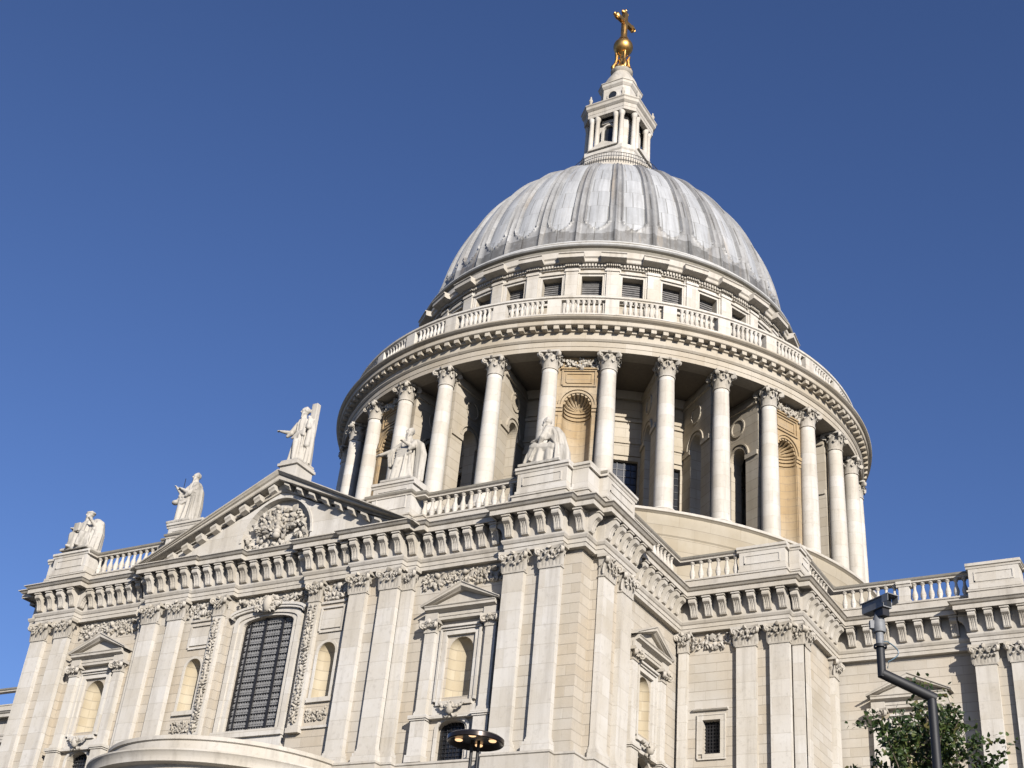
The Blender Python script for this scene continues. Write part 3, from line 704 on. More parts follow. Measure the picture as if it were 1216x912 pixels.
mb = MB(); mb.box(WORLD, -.60, .60, 36.1, 37.55, 32.9, 34.62); mb.box(WORLD, -.72, .72, 35.98, 37.67, 34.62, 34.78); mb.box(WORLD, -.62, .66, 36.05, 37.6, 34.78, 34.90)
mb.build('statue_pedestal', 'mould', ped)
# roofs behind the parapets
mb = MB()
pr = [(-9.5, 29.4), (0, 33.7), (9.5, 29.4)]
mb.add([(u, -37.1, z) for u, z in pr]+[(u, -14, z) for u, z in pr], [(0, 1, 4, 3), (1, 2, 5, 4), (0, 1, 2)])
rp = offset_path(PATH, -.5); mb.add([(x, y, 29.62) for x, y in rp]+[(60, 18, 29.62), (-60, 18, 29.62)], [tuple(range(len(rp)+2))])
mb.box(Fr((0, 0), (1, 0), (0, 1)), -59.9, 59.9, 17.0, 18.0, 0, 29.6)
mb.build('roof', 'roof', CA)

# ---- parapet: plinth, rails, pedestals, balusters
bal = empty('balustrade', parent=CA)
mb = MB(); I0 = 0
mb.sweep([(-.75, 29.6), (-.02, 29.6), (-.02, 29.76), (-.08, 29.8), (-.08, 30.2), (-.02, 30.23), (-.02, 30.32), (-.55, 30.34), (-.75, 30.34)], PATH); mb.build('plinth', 'mould', bal)
mb = MB(); mb.sweep([(-.62, 31.46), (-.16, 31.46), (-.16, 31.54), (-.06, 31.60), (-.06, 31.72), (-.1, 31.74), (-.62, 31.78)], PATH, top=(3, 1)); mb.build('rail', ['mould', 'dirty'], bal)
def pedestal(fr, u0, u1, d, back, ztop=31.84, panelled=True, gap=False):
    o = MB(); o.box(fr, u0, u1, back, d, 30.33, ztop-.36)
    o.prof(fr, [(back, ztop-.36), (d+.03, ztop-.36), (d+.06, ztop-.26), (d+.13, ztop-.22), (d+.13, ztop-.08), (d+.08, ztop-.04), (back, ztop)], u0-.12, u1+.12)
    o.box(fr, u0-.06, u1+.06, back, d+.06, 30.33, 30.48)
    if panelled and u1-u0 > 1.2:
        o.strip(fr, [(u0+.28, 30.75), (u0+.28, ztop-.55), (u1-.28, ztop-.55), (u1-.28, 30.75), (u0+.28, 30.75)], -.07, d, d+.035)
    return o.build('pedestal', 'smooth', bal)
S1 = south(-37.28)
for s_ in (-1, 1):
    a, b = sorted((s_*15.05, s_*17.85)); pedestal(S1, a, b, -.06, -1.6)
    a, b = sorted((s_*17.9, s_*18.8)); pedestal(south(-36.82), a, b, -.07, -4.2, 31.82, False)
    a, b = sorted((s_*6.1, s_*8.62)); pedestal(south(-37.30), a, b, -.06, -1.5, 32.48)
pedestal(east(19.36), -35.55, -32.4, -.08, -1.2, 31.82)
pedestal(south(-24.86), 22.0, 24.6, -.06, -1.2, 31.84); pedestal(south(-24.38), 24.65, 25.2, -.06, -1.0, 31.81, False)
pedestal(east(25.30), -24.2, -22.6, -.08, -1.0, 31.82)
pedestal(south(-18.92), 32.78, 35.4, -.06, -1.2, 31.88); pedestal(south(-18.32), 28.84, 29.42, -.10, -.55, 31.6, False)
b = MB()
b.lathe([(.15, 30.33), (.15, 30.41), (.11, 30.43), (.105, 30.47), (.14, 30.56), (.165, 30.68), (.15, 30.82), (.09, 31.02), (.075, 31.2), (.085, 31.28), (.125, 31.3), (.125, 31.33), (.09, 31.35), (.14, 31.38), (.14, 31.47)], n=10)
bal0 = b.build('baluster', 'smooth', bal, 40); fb = [True]
def balusters(fr, u0, u1, d=-.34, sp=.475):
    n = max(1, round((u1-u0)/sp))
    for i in range(n):
        p = fr(u0+(u1-u0)*(i+.5)/n, d, 0)
        if fb[0]: bal0.location = (p[0], p[1], 0); fb[0] = False
        else: copy(bal0, bal, (p[0], p[1], 0))
balusters(south(-36.72), 8.75, 14.95); balusters(south(-36.72), -14.95, -8.75)
balusters(east(18.64), -32.2, -25.3); balusters(south(-24.86), 18.9, 21.95)
balusters(east(25.30), -22.5, -18.8); balusters(south(-18.32), 25.5, 28.8); balusters(south(-18.32), 29.45, 32.6)
balusters(south(-18.32), 35.6, 37.5)
# ---- half-round portico
por = empty('portico', parent=CA); PC = (0, -36.6)
mb = MB()
mb.lathe([(0, 17.75), (3, 17.7), (6.3, 17.50), (6.62, 17.50), (6.62, 17.32), (6.52, 17.27), (6.52, 16.80), (6.6, 16.78)], PC, 64, 180, 360, mats=[1, 1, 1, 0, 0, 0, 0])
mb.build('roof', ['mould', 'dirty'], por, 35)
mb = MB()
mb.lathe([(6.5, 16.80), (7.45, 16.66), (7.45, 16.58), (7.36, 16.5), (7.32, 16.36), (7.30, 16.32), (7.30, 16.12), (6.9, 16.06), (6.85, 15.9), (6.7, 15.8), (6.7, 15.2), (6.75, 15.18), (6.72, 14.6), (6.65, 14.3), (5.6, 14.3)], PC, 64, 180, 360, mats=[1]+[0]*13)
mb.build('entablature', ['mould', 'dirty'], por, 35)
cm = MB(); cm.lathe([(.72, 3.0), (.72, 3.3), (.62, 3.4), (.6, 8), (.52, 13.3), (.5, 13.35)], n=20); cc = cm.build('column', 'smooth', por, 40)
k = MB(); round_capital(k, .5, 13.3, 14.3); k.build('capital', 'carved', cc, 50); cc.location = (PC[0]+6.15*math.cos(R_(205)), PC[1]+6.15*math.sin(R_(205)), 0)
for a in (231, 257, 283, 309, 335): copy(cc, por, (PC[0]+6.15*math.cos(R_(a)), PC[1]+6.15*math.sin(R_(a)), 0))
mb = MB()
for q in range(15): mb.lathe([(0, 3.0-.2*q), (7.2+.35*q, 3.0-.2*q), (7.2+.35*q, 2.8-.2*q)], PC, 48, 180, 360)
mb.build('steps', 'smooth', por)

# ================================================================== DRUM AND DOME
TH = 22.93-22.5
def kaz(k): return -90+22.93+(k-5.5)*11.25           # azimuth of column k; bays filled after every column with k%4==1
K0, K1 = -2, 15
mb = MB()
mb.lathe([(22.55, 29.0), (22.55, 36.2), (22.55, 36.9), (22.62, 37.0), (22.62, 37.5), (22.75, 37.9), (22.75, 38.3), (22.95, 38.45), (22.95, 38.62), (22.2, 38.66), (15.8, 38.7)], n=128, mats=[0]*7+[1, 1, 2])
for q in (-62, -20): mb.box(polar(q-2, 22.55), -.12, .12, -.05, .012, 33.8, 34.7, 3)
mb.build('drum_podium', ['podium', 'mould', 'dirty', 'iron'], CA, 30)
# inner drum wall
mb = MB(); RI = 16.2; H_ = RI*math.cos(R_(5.625))
for k in range(32):
    f = polar(kaz(k)+5.625, H_); a = RI*math.sin(R_(5.625)); front = -3 <= (k if k < 20 else k-32) <= 15
    kk = k if k < 20 else k-32
    if front and kk % 4 != 1:
        h = [(0, 1.9, 38.8, 45.4, 0)]; panel(mb, f, -a, a, 38.6, 51.1, 0, h); reveal(mb, f, h[0], 0, -.4)
    else: panel(mb, f, -a, a, 38.6, 51.1)
    if front: 
        mb.box(f, -a, a, 0, .14, 48.5, 48.7); mb.box(f, -1.1, 1.1, 0, .10, 45.75, 46.7); mb.box(f, -1.15, 1.15, 0, .2, 46.7, 46.85); mb.box(f, -.95, .95, 0, .1, 48.9, 50.1); mb.box(f, -a, a, 0, .3, 50.3, 51.0)
dw = mb.build('drum_wall', 'drum', CA)
wn = MB(); f = Fr((0, 0), (0, 1), (1, 0)); wn.box(f, -1.0, 1.0, -.36, -.34, 38.75, 45.45); w0 = None
for k in range(K0, K1):
    if k % 4 == 1: continue
    p = polar(kaz(k)+5.625, H_)
    if w0 is None:
        w0 = wn.build('window', 'glass', CA); w0.location = (*p.o, 0); w0.rotation_euler = (0, 0, R_(kaz(k)+5.625))
        wb = MB()
        for q in (-.5, 0, .5): wb.box(f, q-.03, q+.03, -.33, -.28, 38.8, 45.4)
        for q in np.arange(39.3, 45.3, .55): wb.box(f, -.95, .95, -.33, -.29, q-.02, q+.02)
        wb.build('grille', 'iron', w0)
    else: copy(w0, CA, (*p.o, 0), R_(kaz(k)+5.625))
# buttress walls behind the columns, each pierced by an arch
bw = MB(); f = Fr((0, 0), (1, 0), (0, -1)); hb = (18.15, 1.55, 38.7, 46.45, .78); T2 = .48
for sgn in (1, -1):
    fs = Fr((0, 0), (1, 0), (0, -sgn)); panel(bw, fs, 15.9, 20.25, 38.6, 51.05, T2, [hb])
    bw.strip(fs, arc(18.15, 46.45, .8, 14), .2, T2, T2+.09); bw.strip(fs, arc(18.15, 46.45, 1.1, 14), .1, T2, T2+.15)
    bw.box(fs, 16.2, 17.36, T2, T2+.12, 46.1, 46.45); bw.box(fs, 18.94, 20.2, T2, T2+.12, 46.1, 46.45); bw.box(fs, 16.2, 17.36, T2, T2+.06, 38.6, 39.4); bw.box(fs, 18.94, 20.2, T2, T2+.06, 38.6, 39.4); bw.box(fs, 16.2, 20.2, T2, T2+.16, 50.2, 50.6)
    bw.strip(fs, arc(18.15, 49.0, .62, 20, a0=180, a1=-180), .12, T2, T2+.08)
reveal(bw, f, hb, T2, -T2)
bw.add([(20.25, -T2, 38.6), (20.25, T2, 38.6), (20.25, T2, 51.05), (20.25, -T2, 51.05)], [(0, 1, 2, 3)])
b0 = bw.build('buttress_wall', 'drum', CA); b0.rotation_euler = (0, 0, R_(kaz(K0)))
for k in range(K0+1, K1+1): copy(b0, CA, (0, 0, 0), R_(kaz(k)))
# filled bays with shell-headed niches
nb = MB(); f = Fr((20.5, 0), (0, 1), (1, 0)); hn = (0, 2.0, 39.6, 47.1, 1.0)
panel(nb, f, -1.72, 1.72, 38.6, 51.05, 0, [hn]); niche(nb, f, hn, 1.0, 0, 9)
nb.strip(f, arc(0, 47.1, 1.0, 18), .16, 0, .08); nb.strip(f, arc(0, 47.1, 1.2, 18), .14, 0, .16)
for s_ in (-1, 1):
    a, b_ = sorted((s_*1.0, s_*1.7))
    for z0, z1, dd in ((46.3, 46.52, .06), (46.6, 46.8, .1), (46.85, 47.1, .15)): nb.box(f, a, b_, 0, dd, z0, z1)
    a, b_ = sorted((s_*1.05, s_*1.3)); nb.box(f, a, b_, 0, .07, 38.9, 46.3)
nb.strip(f, [(-1.1, 48.72), (-1.1, 49.86), (1.1, 49.86), (1.1, 48.72), (-1.1, 48.72)], .12, 0, .1); nb.strip(f, [(-.85, 48.95), (-.85, 49.62), (.85, 49.62), (.85, 48.95), (-.85, 48.95)], .07, 0, .07)
nb.box(f, -1.3, 1.3, 0, .2, 49.98, 50.08); nb.box(f, -1.05, 1.05, -.1, .12, 39.6, 40.0)
for z in (46.35, 46.65, 46.93):   # mouldings carried round inside the niche
    for i in range(16):
        a0, a1 = math.pi*i/16, math.pi*(i+1)/16
        q = [(-.995*math.cos(a), -.995*math.sin(a)) for a in (a0, a1)]+[(-.90*math.cos(a), -.90*math.sin(a)) for a in (a1, a0)]
        nb.add([f(u, dd, z) for u, dd in q]+[f(u, dd, z+.13) for u, dd in q], [(0, 1, 2, 3), (4, 5, 6, 7), (2, 3, 7, 6)])
for q in range(9):      # scallop shell in the niche head
    a = R_(12+19.5*q); P_ = []; W_ = []
    for t in np.linspace(.12, 1, 8):
        g = t*math.pi/2; P_.append(f(.965*math.sin(g)*math.cos(a), -.965*math.cos(g), 47.1+.965*math.sin(g)*math.sin(a))); W_.append(.025+.10*math.sin(g))
    nb.tube(P_, W_, 7)
n0 = None
for k in range(K0, K1):
    if k % 4 != 1: continue
    if n0 is None:
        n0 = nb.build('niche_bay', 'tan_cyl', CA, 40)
        kx = MB(); swag(kx, f, -1.3, 50.85, 1.3, 50.85, .6, .1, .15); 
        for s_ in (-1, 1):
            for q in range(8): kx.blob(f(s_*1.4+rng.normal()*.06, .15, 50.85-.11*q), (.15, .12, .12), 0, .3)
        for q in range(40): kx.blob(f(rng.uniform(-1.3, 1.3), .1, rng.uniform(50.1, 50.9)), (.13, .09, .10), 0, .3)
        kx.build('garland', 'carved', n0, 60); n0.rotation_euler = (0, 0, R_(kaz(k)+5.625))
    else: copy(n0, CA, (0, 0, 0), R_(kaz(k)+5.625))
# the columns
cm = MB()
cm.lathe([(.86, 39.05), (.86, 39.2), (.80, 39.24), (.76, 39.3), (.82, 39.38), (.80, 39.46), (.70, 39.5), (.66, 39.56)]+[(.655-.115*t**1.7, 39.56+10.1*t) for t in np.linspace(0, 1, 10)]+[(.5, 49.72)], n=28)
c0 = cm.build('column', 'smooth', CA, 40)
k_ = MB(); round_capital(k_, .54, 49.62, 50.995); k_.build('capital', 'carved', c0, 50)
k_ = MB(); k_.box(Fr((0, 0), (0, 1), (1, 0)), -.9, .9, -.9, .9, 38.64, 39.05); k_.build('base', 'smooth', c0)
for k in range(K0, K1+1):
    f = polar(kaz(k), 20.87)
    if k == K0: c0.location = (*f.o, 0); c0.rotation_euler = (0, 0, R_(kaz(k)))
    else: copy(c0, CA, (*f.o, 0), R_(kaz(k)))
# entablature over the columns, with its brackets
mb = MB()
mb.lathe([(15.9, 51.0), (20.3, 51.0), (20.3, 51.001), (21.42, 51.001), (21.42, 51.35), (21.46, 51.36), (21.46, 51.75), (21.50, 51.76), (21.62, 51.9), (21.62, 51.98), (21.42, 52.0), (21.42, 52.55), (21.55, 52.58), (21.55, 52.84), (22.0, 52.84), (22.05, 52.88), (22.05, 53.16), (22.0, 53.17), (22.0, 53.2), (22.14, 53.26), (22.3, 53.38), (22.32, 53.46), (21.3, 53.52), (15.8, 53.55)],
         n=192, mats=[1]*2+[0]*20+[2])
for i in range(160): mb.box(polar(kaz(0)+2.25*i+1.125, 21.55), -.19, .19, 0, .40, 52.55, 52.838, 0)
mb.build('colonnade_entablature', ['drum', 'darkceil', 'dirty'], CA, 30)
# stone gallery
sg = empty('stone_gallery', parent=CA); RG = 21.15
mb = MB(); mb.lathe([(20.75, 53.5), (21.32, 53.5), (21.32, 53.85), (21.25, 53.88), (21.25, 54.18), (21.32, 54.2), (21.32, 54.3), (20.75, 54.32)], n=160); mb.build('plinth', 'smooth', sg, 30)
mb = MB(); mb.lathe([(20.85, 55.5), (21.22, 55.5), (21.22, 55.6), (21.33, 55.66), (21.33, 55.82), (21.25, 55.86), (20.75, 55.86)], n=160, mats=[0]*5+[1]); mb.build('rail', ['smooth', 'dirty'], sg, 30)
pn = MB(); f = Fr((RG, 0), (0, 1), (1, 0))
for i in range(7):
    u = -1.14+.38*i
    pn.lathe([(.13, 54.3), (.13, 54.42), (.10, 54.45), (.15, 54.62), (.165, 54.78), (.12, 55.0), (.075, 55.18), (.085, 55.25), (.14, 55.36), (.185, 55.5)], f(u, -.12, 0)[:2], 10)
pe = MB(); pe.box(f, -.50, .50, -.45, .14, 54.29, 55.55)
p0 = q0 = None
for k in range(K0, K1):
    if p0 is None:
        p0 = pn.build('baluster_panel', 'smooth', sg, 40); p0.rotation_euler = (0, 0, R_(kaz(k)+5.625)); q0 = pe.build('pedestal', 'smooth', sg); q0.rotation_euler = (0, 0, R_(kaz(k)))
    else: copy(p0, sg, (0, 0, 0), R_(kaz(k)+5.625)); copy(q0, sg, (0, 0, 0), R_(kaz(k)))
# attic
at = empty('attic', parent=CA); RA = 16.0; HA = RA*math.cos(R_(5.625)); mb = MB(); aa = RA*math.sin(R_(5.625))
for k in range(32):
    f = polar(kaz(k)+5.625, HA); h = [(0, 1.62, 59.0, 61.35, 0)]
    panel(mb, f, -aa, aa, 53.4, 63.0, 0, h); reveal(mb, f, h[0], 0, -.9)
mb.build('wall', 'drum', at)
wn = MB(); f = Fr((HA, 0), (0, 1), (1, 0)); wn.strip(f, [(-.81, 59.0), (-.81, 61.35), (.81, 61.35), (.81, 59.0)], .2, 0, .12)
wn.poly(f, [(-1.12, 61.55), (-1.12, 61.68), (-.7, 61.68), (-.62, 61.82), (.62, 61.82), (.7, 61.68), (1.12, 61.68), (1.12, 61.55)], 0, .26); wn.box(f, -1.1, 1.1, 0, .2, 58.75, 59.0)
pl = MB(); fpl = Fr((RA, 0), (0, 1), (1, 0)); pl.box(fpl, -.48, .48, -.3, .26, 55, 62.0); pl.box(fpl, -.62, .62, -.3, .12, 55, 62.0); pl.box(fpl, -.54, .54, -.3, .34, 61.7, 61.9); pl.box(fpl, -.55, .55, -.3, .35, 55, 56)
cr = MB()
cr.prof(fpl, [(-.3, 62.42), (.42, 62.42), (.9, 62.52), (1.0, 62.56), (1.0, 62.86), (1.1, 62.92), (1.1, 62.98), (-.3, 63.02)], -1.0, 1.0)
for i in range(7): cr.box(fpl, -.52+.16*i, -.52+.16*i+.09, .26, .40, 62.18, 62.4)
a0 = b0 = d0 = None
for k in range(K0-1, K1+1):
    r1, r2 = R_(kaz(k)+5.625), R_(kaz(k))
    if a0 is None:
        a0 = wn.build('window', 'smooth', at); a0.rotation_euler = (0, 0, r1)
        g = MB(); 
        for q in range(12): g.prof(f, [(-.62, 59.0+.2*q), (-.5, 59.0+.2*q), (-.58, 59.19+.2*q), (-.62, 59.19+.2*q)], -.82, .82)
        g.build('louvre', 'board', a0)
        b0 = pl.build('pilaster', 'smooth', at); b0.rotation_euler = (0, 0, r2); d0 = cr.build('cornice_block', 'mould', at); d0.rotation_euler = (0, 0, r2)
    else: copy(a0, at, (0, 0, 0), r1); copy(b0, at, (0, 0, 0), r2); copy(d0, at, (0, 0, 0), r2)
mb = MB()
mb.lathe([(15.9, 62.05), (16.12, 62.06), (16.14, 62.4), (16.45, 62.44), (16.5, 62.5), (16.5, 62.74), (16.62, 62.84), (16.62, 62.9), (16.5, 62.95), (16.45, 63.0), (16.45, 63.5), (16.2, 63.56)], n=160, mats=[0]*10+[1])
for i in range(32):
    for j in range(9): mb.box(polar(kaz(i)+2.2+.85*j, 16.13), -.075, .075, 0, .17, 62.16, 62.4)
mb.build('cornice', ['mould', 'dirty'], at, 30)
# lead ring steps at the foot of the dome
mb = MB()
mb.lathe([(16.3, 63.5), (16.34, 63.52), (16.34, 63.86), (16.56, 63.95), (16.66, 64.05), (16.62, 64.2), (16.45, 64.3), (16.0, 64.36), (15.95, 64.8), (15.9, 64.95), (15.5, 65.2)], n=160, mats=[1, 1, 1, 0, 0, 0, 1, 1, 0, 0]); mb.build('dome_foot', ['leadring', 'dirty'], CA, 30)
# dome with ribs and petals
D0, DZ, DH = 15.66, 62.63, 19.7
NU, NV = 32*24, 130; vs = []; inside = []
zs = [64.9+(81.9-64.9)*(1-(1-t)**1.35) for t in np.linspace(0, 1, NV)]
for z in zs:
    r0 = D0*math.sqrt(max(0, 1-((z-DZ)/DH)**2))
    for i in range(NU):
        uu = (i/24) % 1-.5                                    # rib at +-.5, petal centre 0
        wd = .335                                             # half width of petal
        zb = 66.45                                            # foot of the petal
        s_ = (z-zb)/1.5
        if s_ < 0: dd = -9
        elif s_ < 1: dd = (wd*math.sqrt(1-(1-s_)**2)-abs(uu))*4
        else: dd = (wd-abs(uu))*4
        if z < zb: dd = -min(1, (zb-z)*1.5)-.02
        fade = min(1, (82.3-z)/5.0)
        inp = 1/(1+math.exp(-max(-20, min(20, dd*42))))
        bulge = .14*math.cos(min(1, abs(uu)/wd)*math.pi/2)
        rim_ = .26*math.exp(-((dd+.02)/.085)**2)
        rib = .10+.26*math.exp(-((.5-abs(uu))/.055)**2)
        hgt = (rib*(1-inp)+bulge*inp+rim_)*fade*min(1, r0/9+.15)
        r = r0+hgt; a = R_(kaz(0))+2*math.pi*i/NU
        vs.append((r*math.cos(a), r*math.sin(a), z)); inside.append(dd > .06 and fade > 0)
mb = MB(); mb.v = vs
for j in range(NV-1):
    for i in range(NU):
        mb.f.append((j*NU+i, j*NU+(i+1) % NU, (j+1)*NU+(i+1) % NU, (j+1)*NU+i)); mb.m.append(0 if inside[j*NU+i] and inside[(j+1)*NU+(i+1) % NU] else 2 if zs[j] < 66.15+.35*math.sin(i*.11)*math.sin(i*.037) else 1)
mb.build('dome', ['lead', 'ribl', 'footl'], CA, 60, recalc=False)

# ---- lantern
la = empty('lantern', parent=CA)
mb = MB()
mb.lathe([(4.0, 81.0), (4.05, 82.2), (4.2, 82.4), (4.55, 82.5), (4.62, 82.6), (4.62, 82.85), (4.42, 82.88), (4.42, 83.65), (4.3, 83.7), (4.3, 82.95), (3.0, 82.95)], n=64, mats=[0]*8+[1]*2); 
for i in range(24): mb.box(polar(i*15, 4.02), -.16, .16, 0, .42, 82.0, 82.45)
mb.build('gallery', ['mould', 'dirty'], la, 30)
mb = MB()
for z in (83.3, 83.75, 84.15): mb.tube([(4.5*math.cos(R_(a)), 4.5*math.sin(R_(a)), z) for a in range(0, 361, 6)], .03, 5)
for a in range(0, 360, 3): mb.tube([(4.5*math.cos(R_(a)), 4.5*math.sin(R_(a)), 82.85), (4.5*math.cos(R_(a)), 4.5*math.sin(R_(a)), 84.15)], .022, 4)
mb.build('railing', 'iron', la)
mb = MB(); q8 = [(-2.0, -2.75), (2.0, -2.75), (2.75, -2.0), (2.75, 2.0), (2.0, 2.75), (-2.0, 2.75), (-2.75, 2.0), (-2.75, -2.0)]
def octo(w_, a): return [(-w_, -a), (w_, -a), (a, -w_), (a, w_), (w_, a), (-w_, a), (-a, w_), (-a, -w_)]
def osweep(mb, prof, base, mi=0):
    P = base+[base[0], base[1]]; n = len(base); out = offset = None
    for j in range(len(prof)-1): pass
    N = []
    for i in range(n): dd = np.array(base[(i+1) % n])-np.array(base[i]); dd = dd/np.linalg.norm(dd); N.append(np.array((dd[1], -dd[0])))
    vs = []; k = len(prof)
    for i in range(n):
        n1, n2 = N[i-1], N[i]; m = (n1+n2)/(1+n1@n2)
        for o, z in prof: q = np.array(base[i])+o*m; vs.append((q[0], q[1], z))
    mb.add(vs, [(i*k+j, ((i+1) % n)*k+j, ((i+1) % n)*k+j+1, i*k+j+1) for i in range(n) for j in range(k-1)]+[tuple(i*k+k-1 for i in range(n))], mi)
base = octo(1.75, 2.35)
osweep(mb, [(.5, 82.9), (.5, 84.4), (.6, 84.5), (.6, 84.75), (0, 84.8)], base)
for q in range(4):     # little gables at the foot of each face
    f = polar(-90+90*q, 2.75); mb.poly(f, [(-1.6, 84.75), (1.6, 84.75), (0, 85.6)], 0, .4)
osweep(mb, [(-.55, 84.7), (-.55, 89.4)], base)
mb.build('body', 'smooth', la)
for q in range(4):
    az = -90+90*q; f = polar(az, 1.82); o = MB(); 
    o.strip(f, hole_outline((0, 1.05, 85.3, 88.0, .5)), .2, 0, .3); o.box(f, -.8, .8, 0, .2, 88.9, 89.3)
    wf = o.build('opening', 'smooth', la); o = MB(); o.poly(f, hole_outline((0, 1.2, 85.3, 88.0, .6)), .01, .05); o.build('pane', 'glass', wf)
cm = MB(); cm.lathe([(.32, 84.76), (.32, 84.95), (.26, 85.05), (.25, 86.5), (.21, 88.85), (.26, 88.95), (.32, 89.3), (.32, 89.42)], n=14); l0 = None
for q in range(4):
    f = polar(-90+90*q, 2.52)
    for u in (-1.62, -.98, .98, 1.62):
        p = f(u, 0, 0)
        if l0 is None: l0 = cm.build('column', 'smooth', la, 40); l0.location = (p[0], p[1], 0)
        else: copy(l0, la, (p[0], p[1], 0))
mb = MB(); osweep(mb, [(.0, 89.4), (.48, 89.41), (.48, 89.75), (.51, 89.77), (.51, 90.15), (.58, 90.2), (.74, 90.35), (.76, 90.62), (.86, 90.72), (.86, 90.8), (.2, 90.95), (-.3, 91.0)], base); mb.build('cornice', 'mould', la)
mb = MB(); mb.lathe([(.16, 90.9), (.2, 91.05), (.1, 91.1), (.14, 91.3), (.22, 91.5), (.12, 91.72), (.08, 91.76), (.1, 91.9), (.03, 92.05)], n=10); u0 = None
for x, y in [(a*1.75, b*2.85) for a in (-1, 1) for b in (-1, 1)]+[(a*2.85, b*1.75) for a in (-1, 1) for b in (-1, 1)]:
    if u0 is None: u0 = mb.build('urn', 'carved', la, 50); u0.location = (x, y, 0)
    else: copy(u0, la, (x, y, 0))
up = octo(1.05, 1.62); mb = MB()
osweep(mb, [(.25, 90.9), (.25, 91.2), (0, 91.3), (0, 93.6), (.06, 93.65), (.22, 93.85), (.26, 94.1), (.33, 94.15), (.33, 94.22), (0, 94.3), (-.6, 94.35)], up)
for q in range(4):
    f = polar(-90+90*q, 1.62); mb.lathe([(0, 0)], n=3) if False else None
    mb.strip(f, arc(0, 92.6, .46, 20, a0=180, a1=-180), .14, 0, .1)
mb.build('upper_stage', 'smooth', la)
for q in range(4):
    f = polar(-90+90*q, 1.62); o = MB(); o.poly(f, arc(0, 92.6, .46, 20, a0=180, a1=-180)[:-1], .01, .04); o.build('round_window', 'glass', la)
mb = MB(); mb.lathe([(1.7, 94.25), (1.7, 94.6), (1.58, 95.1), (1.32, 95.7), (1.02, 96.25), (.9, 96.55), (1.08, 96.75), (1.12, 96.9), (.9, 97.0), (0, 97.05)], n=8*6, lobes=lambda a, z: .045*abs(math.cos(4*a))); mb.build('cupola', 'carved', la, 35)
fi = empty('finial', parent=CA)
mb = MB(); mb.lathe([(1.25, 96.98), (1.3, 97.2), (1.1, 97.4), (.75, 97.9), (.5, 98.6), (.45, 99.2), (.62, 99.6), (.4, 99.8), (.35, 100.5), (.6, 100.9), (.75, 101.1), (.5, 101.35)], n=20)
for q in range(4):
    f = polar(q*90+45, .5); mb.tube([f(0, .62, 97.1), f(0, .72, 97.7), f(0, .45, 98.5), f(0, .30, 99.4), f(0, .30, 100.3), f(0, .42, 101.0)], [.26, .30, .24, .2, .22, .16], 9)
    f = polar(q*90, .5); mb.tube([f(0, .5, 97.1), f(0, .5, 97.6), f(0, .3, 98.2)], [.2, .22, .1], 8)
mb.build('pedestal', 'gold', fi, 40)
mb = MB(); mb.lathe([(.02, 101.25)]+[(1.02*math.sin(a), 102.3-1.02*math.cos(a)) for a in np.linspace(.15, math.pi-.15, 16)]+[(.02, 103.33)], n=28); mb.build('ball', 'gold', fi, 40)
mb = MB(); mb.lathe([(.62, 103.2), (.55, 103.4), (.36, 103.8), (.30, 104.3), (.34, 105.2), (.24, 105.6)], n=16)
f = Fr((0, 0), (.25, .97), (.97, -.25))
mb.box(f, -.26, .26, -.22, .22, 104.2, 107.2); mb.box(f, -1.15, 1.15, -.2, .2, 105.75, 106.25)
for u, z in ((0, 107.3), (-1.2, 106.0), (1.2, 106.0)):
    mb.blob(f(u, 0, z), (.36, .3, .36), 0, .08)
    for q in range(3): a = R_(90*q)+(0 if u == 0 else R_(90)*(-1 if u > 0 else 1)); mb.blob(f(u+.33*math.cos(a), 0, z+.33*math.sin(a)), (.22, .2, .22), 0, .1)
for a in range(4):
    t = R_(90*a+45); mb.tube([f(.2*math.cos(t), 0, 106.0+.2*math.sin(t)), f(.7*math.cos(t), 0, 106.0+.7*math.sin(t))], [.14, .05], 7)
mb.build('cross', 'gold', fi, 45)
seen = set()
for o in list(la.children_recursive)+[x for x in fi.children if x.name.startswith('pedestal')]:
    if o.type != 'MESH' or o.data.name in seen or o.name.split('.')[0] in ('gallery', 'railing'): continue
    seen.add(o.data.name)
    for v in o.data.vertices:
        v.co.z = float(np.interp(v.co.z, [82.95, 84.76, 89.4, 90.95, 94.3, 97.0, 101.35], [82.95, 86.2, 90.7, 92.4, 96.0, 98.7, 101.4])) if v.co.z > 82.95 else v.co.z
        if o.parent is fi: v.co.x *= .8; v.co.y *= .8
rod = MB(); rod.tube([(-9.2, -36.3, 31.7), (-9.2, -36.3, 36.0)], .022, 5); rod.build('lightning_rod', 'iron', CA)

